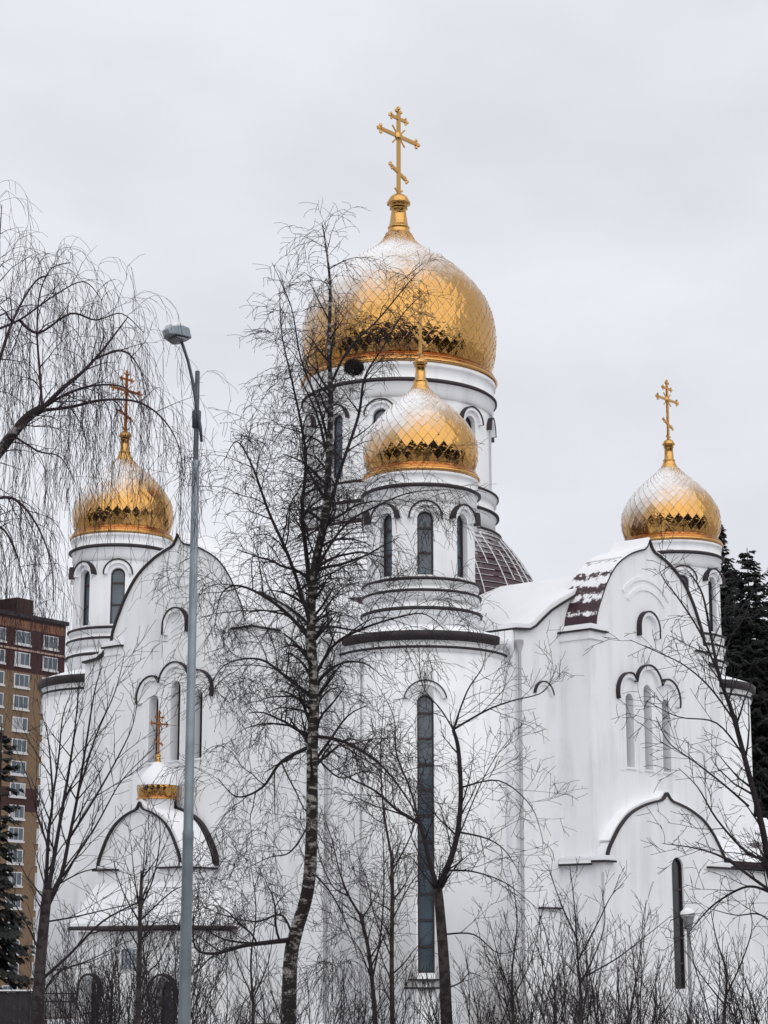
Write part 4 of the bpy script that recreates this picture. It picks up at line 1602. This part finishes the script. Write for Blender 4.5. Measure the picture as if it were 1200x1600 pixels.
HT = Rr.z
m, t, b = mat_new('banded_brick')
b.inputs['Roughness'].default_value = 0.9
c = t.nodes.new('ShaderNodeTexCoord')
sp = t.nodes.new('ShaderNodeSeparateXYZ')
t.links.new(c.outputs['Object'], sp.inputs[0])
ml = t.nodes.new('ShaderNodeMath')
ml.operation = 'DIVIDE'
ml.inputs[1].default_value = HT
t.links.new(sp.outputs['Z'], ml.inputs[0])
r = t.nodes.new('ShaderNodeValToRGB')
r.color_ramp.interpolation = 'CONSTANT'


def zf(py):
    return (at(103, py, AB).z) / HT


els = [(0, (0.205, 0.135, 0.08)), (zf(1275), (0.055, 0.018, 0.018)), (zf(1238), (0.205, 0.135, 0.08)), (zf(1062), (0.055, 0.018, 0.018)), (zf(996), (0.22, 0.10, 0.06)), (zf(984), (0.05, 0.02, 0.018))]
while len(r.color_ramp.elements) < len(els):
    r.color_ramp.elements.new(0.5)
for e, (p, cc) in zip(r.color_ramp.elements, els):
    e.position = p
    e.color = (*cc, 1)
n = t.nodes.new('ShaderNodeTexNoise')
n.inputs['Scale'].default_value = 3.0
n.inputs['Detail'].default_value = 8
t.links.new(c.outputs['Object'], n.inputs['Vector'])
mm = t.nodes.new('ShaderNodeMix')
mm.data_type = 'RGBA'
mm.blend_type = 'MULTIPLY'
mm.inputs[0].default_value = 0.45
t.links.new(ml.outputs[0], r.inputs['Fac'])
t.links.new(r.outputs['Color'], mm.inputs[6])
t.links.new(n.outputs['Fac'], mm.inputs[7])
t.links.new(mm.outputs[2], b.inputs['Base Color'])
M['brick'] = m
M['white_pvc'] = simple('white_window_frame', (0.52, 0.52, 0.54), 0.4)
M['pane'] = simple('dark_pane', (0.07, 0.09, 0.11), 0.1)
M['pale_band'] = simple('pale_band', (0.35, 0.24, 0.2), 0.8)
bm = bmesh.new()
add_prism(bm, [(0, -14), (46, -14), (46, HT), (0, HT)], -14, 0, fa)
ob_from_bm('wall', bm, 'brick', apt)
bm = bmesh.new()
add_prism(bm, [(-0.3, HT), (46.3, HT), (46.3, HT + 0.5), (-0.3, HT + 0.5)], -14.3, 0.35, fa)
ob_from_bm('parapet', bm, 'dark', apt)
bm = bmesh.new()
add_prism(bm, [(5.2, HT + .5), (8.2, HT + .5), (8.2, HT + 2.8), (5.2, HT + 2.8)], -5, -1.0, fa)
add_prism(bm, [(12, HT + .5), (16.2, HT + .5), (16.2, HT + 4.8), (12, HT + 4.8)], -7, -1.5, fa)
ob_from_bm('roof_house', bm, 'brick', apt)
bm = bmesh.new()
zb = at(103, 1036 - 8, AB).z
add_prism(bm, [(-0.05, zb), (46, zb), (46, zb + 0.25), (-0.05, zb + 0.25)], -0.1, 0.12, fa)
ob_from_bm('string_course', bm, 'pale_band', apt)
pitch = 33 * 264 / F * 1.03
bm = bmesh.new()
WWD, WHT = 2.7, 1.7
add_prism(bm, [(-WWD / 2, 0), (WWD / 2, 0), (WWD / 2, WHT), (-WWD / 2, WHT)], -0.2, 0.12, fa, 0)
for k in range(3):
    u0 = -WWD / 2 + 0.14 + k * 0.83
    add_prism(bm, [(u0, 0.12), (u0 + 0.75, 0.12), (u0 + 0.75, WHT - 0.12), (u0, WHT - 0.12)], 0.05, 0.128, fa, 1)
add_prism(bm, [(-WWD / 2 - .1, -0.25), (WWD / 2 + .1, -0.25), (WWD / 2 + .1, -0.02), (-WWD / 2 - .1, -0.02)], -0.1, 0.25, fa, 0)
w0 = ob_from_bm('window', bm, ['white_pvc', 'pane'], apt)
M['curtain'] = simple('pale_curtained_pane', (0.30, 0.31, 0.32), 0.3)
alt = []
for idx in ((1, 2), (0,), (2,)):    # panes with drawn curtains
    me = w0.data.copy()
    me.materials.append(M['curtain'])
    n_ = 0
    glass = [p for p in me.polygons if p.material_index == 1]
    for q, p in enumerate(glass):
        if q * 3 // len(glass) in idx:
            p.material_index = 2
    alt.append(me)
ra = random.Random(6)
zt = at(82, 1018, AB).z
first = True
for k in range(22):
    for u in (2.8, 7.9, 12.4, 17.0, 21.4):
        z = zt - k * pitch
        if z < -11:
            continue
        if first:
            o = w0
            first = False
        else:
            o = w0.copy()
            if ra.random() < 0.5:
                o.data = ra.choice(alt)
            COL.objects.link(o)
            o.parent = apt
        o.location = fa(u, 0, z)

# ---------------------------------------------------------------- street lamp
Y = 25.0
lb = gz(290, Y)
lamp = thing('street_lamp', 'tall grey street lamp post with a curved arm, in front of the left facade', 'street lamp', lb)


def lathe_ob(name, prof, mat, parent, seg=20, loc=None):
    bm = bmesh.new()
    add_lathe(bm, prof, seg)
    return ob_from_bm(name, bm, mat, parent, smooth=True, loc=loc)


zj = at(306, 720, Y).z
zt = at(310, 580, Y).z
lathe_ob('pole', [(0.075, -0.3, 0), (0.072, 1.2, 0), (0.066, 3.2, 0), (0.069, 3.22, 0), (0.069, 3.3, 0), (0.060, 3.34, 0), (0.046, zj, 0), (0.03, zj + 0.01, 0)], 'steel', lamp)
lathe_ob('pole_top', [(0.034, zj - 0.02, 0), (0.030, zt, 0), (0.001, zt + 0.01, 0)], 'steel_dark', lamp)
arm_t = Tubes()
pp = []
for a_, b_, yy in ((315, 690, Y - .06), (313, 668, Y - .065), (308, 640, Y - .07), (302, 600, Y - .1), (294, 565, Y - .14), (286, 540, Y - .18), (281, 528, Y - .2)):
    pp.append(at(a_, b_, yy) - lb)
arm_t.tube(pp, [.018, .022, .024, .022, .02, .02, .02], 10)
arm_t.build('bracket_arm', 'steel_dark', lamp)
zc = at(309, 655, Y).z
lathe_ob('clamp', [(0.036, zc - .12, 0), (0.055, zc - .11, 0), (0.058, zc + .1, 0), (0.036, zc + .12, 0)], 'steel_dark', lamp)
# lamp head: flat tapered housing with a lens below
hc = at(276, 523, Y - .25) - lb
bm = bmesh.new()
mt = Matrix.Translation(hc) @ Matrix.Rotation(R(-14), 4, 'Y') @ Matrix.Rotation(R(60), 4, 'Z') @ Matrix.Diagonal((0.74, 0.76, 0.9, 1))


def loft(bm, secs, mtx, mi=0):
    rows = []
    for x, w, z0, z1 in secs:
        rows.append([bm.verts.new(mtx @ Vector(q)) for q in ((x, -w, z0), (x, w, z0), (x, w, z1 - .02), (x, w * .7, z1), (x, -w * .7, z1), (x, -w, z1 - .02))])
    for a_, b_ in zip(rows, rows[1:]):
        for k in range(6):
            l = (k + 1) % 6
            bm.faces.new((a_[k], a_[l], b_[l], b_[k])).material_index = mi
    bm.faces.new(rows[0][::-1]).material_index = mi
    bm.faces.new(rows[-1]).material_index = mi


loft(bm, [(-0.30, 0.05, -0.03, 0.04), (-0.22, 0.13, -0.05, 0.08), (0.0, 0.155, -0.06, 0.11), (0.2, 0.15, -0.06, 0.10), (0.28, 0.10, -0.05, 0.06)], mt)
hd = ob_from_bm('lamp_head', bm, 'steel', lamp)
bm = bmesh.new()
loft(bm, [(-0.16, 0.10, -0.085, -0.055), (0.0, 0.125, -0.11, -0.055), (0.18, 0.11, -0.09, -0.055)], mt)
ob_from_bm('lens', bm, 'lens', hd)
bm = bmesh.new()
loft(bm, [(-0.2, 0.08, 0.085, 0.12), (0.0, 0.12, 0.108, 0.16), (0.2, 0.10, 0.095, 0.14)], mt)
ob_from_bm('snow_cover', bm, 'snow', hd)
bm = bmesh.new()
add_box(bm, -0.05, 0.05, -0.085, -0.072, 0.7, 1.05)
ob_from_bm('access_hatch', bm, 'steel', lamp)

# ---------------------------------------------------------------- garden lantern
Y = 42.0
lb = gz(1077, Y)
lan = thing('garden_lantern', 'small pale garden lantern on a thin post before the slot window', 'lantern', lb)
z1 = at(1075, 1452, Y).z
lathe_ob('post', [(0.07, -.1, 0), (0.07, .25, 0), (0.04, .3, 0), (0.035, z1 - .05, 0), (0.07, z1 - .02, 0), (0.05, z1, 0)], 'pipe', lan, 12)
lathe_ob('lantern_glass', [(0.07, z1, 0), (0.13, z1 + .24, 0), (0.13, z1 + .26, 0)], 'lens', lan, 8)
lathe_ob('lantern_cap', [(0.15, z1 + .25, 0), (0.15, z1 + .29, 0), (0.05, z1 + .36, 0), (0.001, z1 + .38, 0)], 'pipe', lan, 8)
lathe_ob('snow_cover', [(0.155, z1 + .292, 0), (0.14, z1 + .35, 0), (0.07, z1 + .41, 0), (0.001, z1 + .43, 0)], 'snow', lan, 12)

# ---------------------------------------------------------------- fence at the lower left
Y = 46.0
fl = gz(-60, Y)
M['fence'] = simple('dark_fence_boards', (0.022, 0.018, 0.022), 0.7, noise=0.3, scale=4)
bf = thing('board_fence', 'dark solid fence with snow on its top, at the lower left', 'fence', fl)
zt = at(30, 1550, Y).z
wd = (at(70, 1550, Y) - at(-60, 1550, Y)).x
bm = bmesh.new()
k = 0
x = 0.0
rng = random.Random(7)
while x < wd:
    add_box(bm, x, min(x + .115, wd), -.012 + rng.uniform(-.004, .004), .012, -.1, zt - rng.uniform(0, .015))
    x += .12
ob_from_bm('boards', bm, 'fence', bf)
bm = bmesh.new()
add_box(bm, -.02, wd + .02, -.05, .05, zt, zt + .02, 0)
ob_from_bm('rail', bm, 'fence', bf)
bm = bmesh.new()
add_box(bm, -.02, wd + .02, -.045, .045, zt + .021, zt + .05, 0)
ob_from_bm('snow_cover', bm, 'snow', bf)
rf_ = thing('railing', 'black iron railing with upright bars, right of the dark solid fence', 'railing', gz(72, Y + .1))
wd2 = (at(122, 1550, Y) - at(72, 1550, Y)).x
bm = bmesh.new()
for zz_ in (0.25, zt - .05, zt - .22):
    add_box(bm, 0, wd2, -.015, .015, zz_, zz_ + .03)
ob_from_bm('rail', bm, 'fence', rf_)
bm = bmesh.new()
x = 0.02
while x < wd2:
    add_box(bm, x, x + .018, -.009, .009, -.1, zt + .02)
    x += .11
ob_from_bm('bars', bm, 'fence', rf_)


# ---------------------------------------------------------------- unseen wood behind and beside the viewer, added as a dark band in the gilding
def reflected_wood():
    rng = random.Random(77)
    v, f = [], []
    n = 0
    while n < 1500:
        x, y = rng.uniform(-110, 110), rng.uniform(-95, 55)
        if y > -6 and abs(x) < 16 + 0.25 * max(y, 0) + 6 * rng.random():
            continue
        n += 1
        h = rng.uniform(11, 19) if y < 0 else rng.uniform(10, 16)
        r0 = h * rng.uniform(0.14, 0.22)
        for q in range(4):
            zb_, zt_ = h * (0.08 + q * 0.2), h * min(1.0, 0.45 + q * 0.2)
            rr = r0 * (1 - q * 0.22)
            o = len(v)
            for k in range(7):
                t_ = 2 * PI * k / 7 + rng.random()
                v.append((x + math.cos(t_) * rr * rng.uniform(.7, 1.2), y + math.sin(t_) * rr, zb_ + rng.uniform(-.4, .4)))
            v.append((x, y, zt_))
            for k in range(7):
                f.append((o + k, o + (k + 1) % 7, o + 7))
    o = ob_raw('reflected_wood', v, f, 'needle', None, smooth=False)
    o['kind'] = 'stuff'
    o['label'] = 'unseen dark wood around the viewer, added to be reflected in the domes'
    o['category'] = 'wood'


reflected_wood()
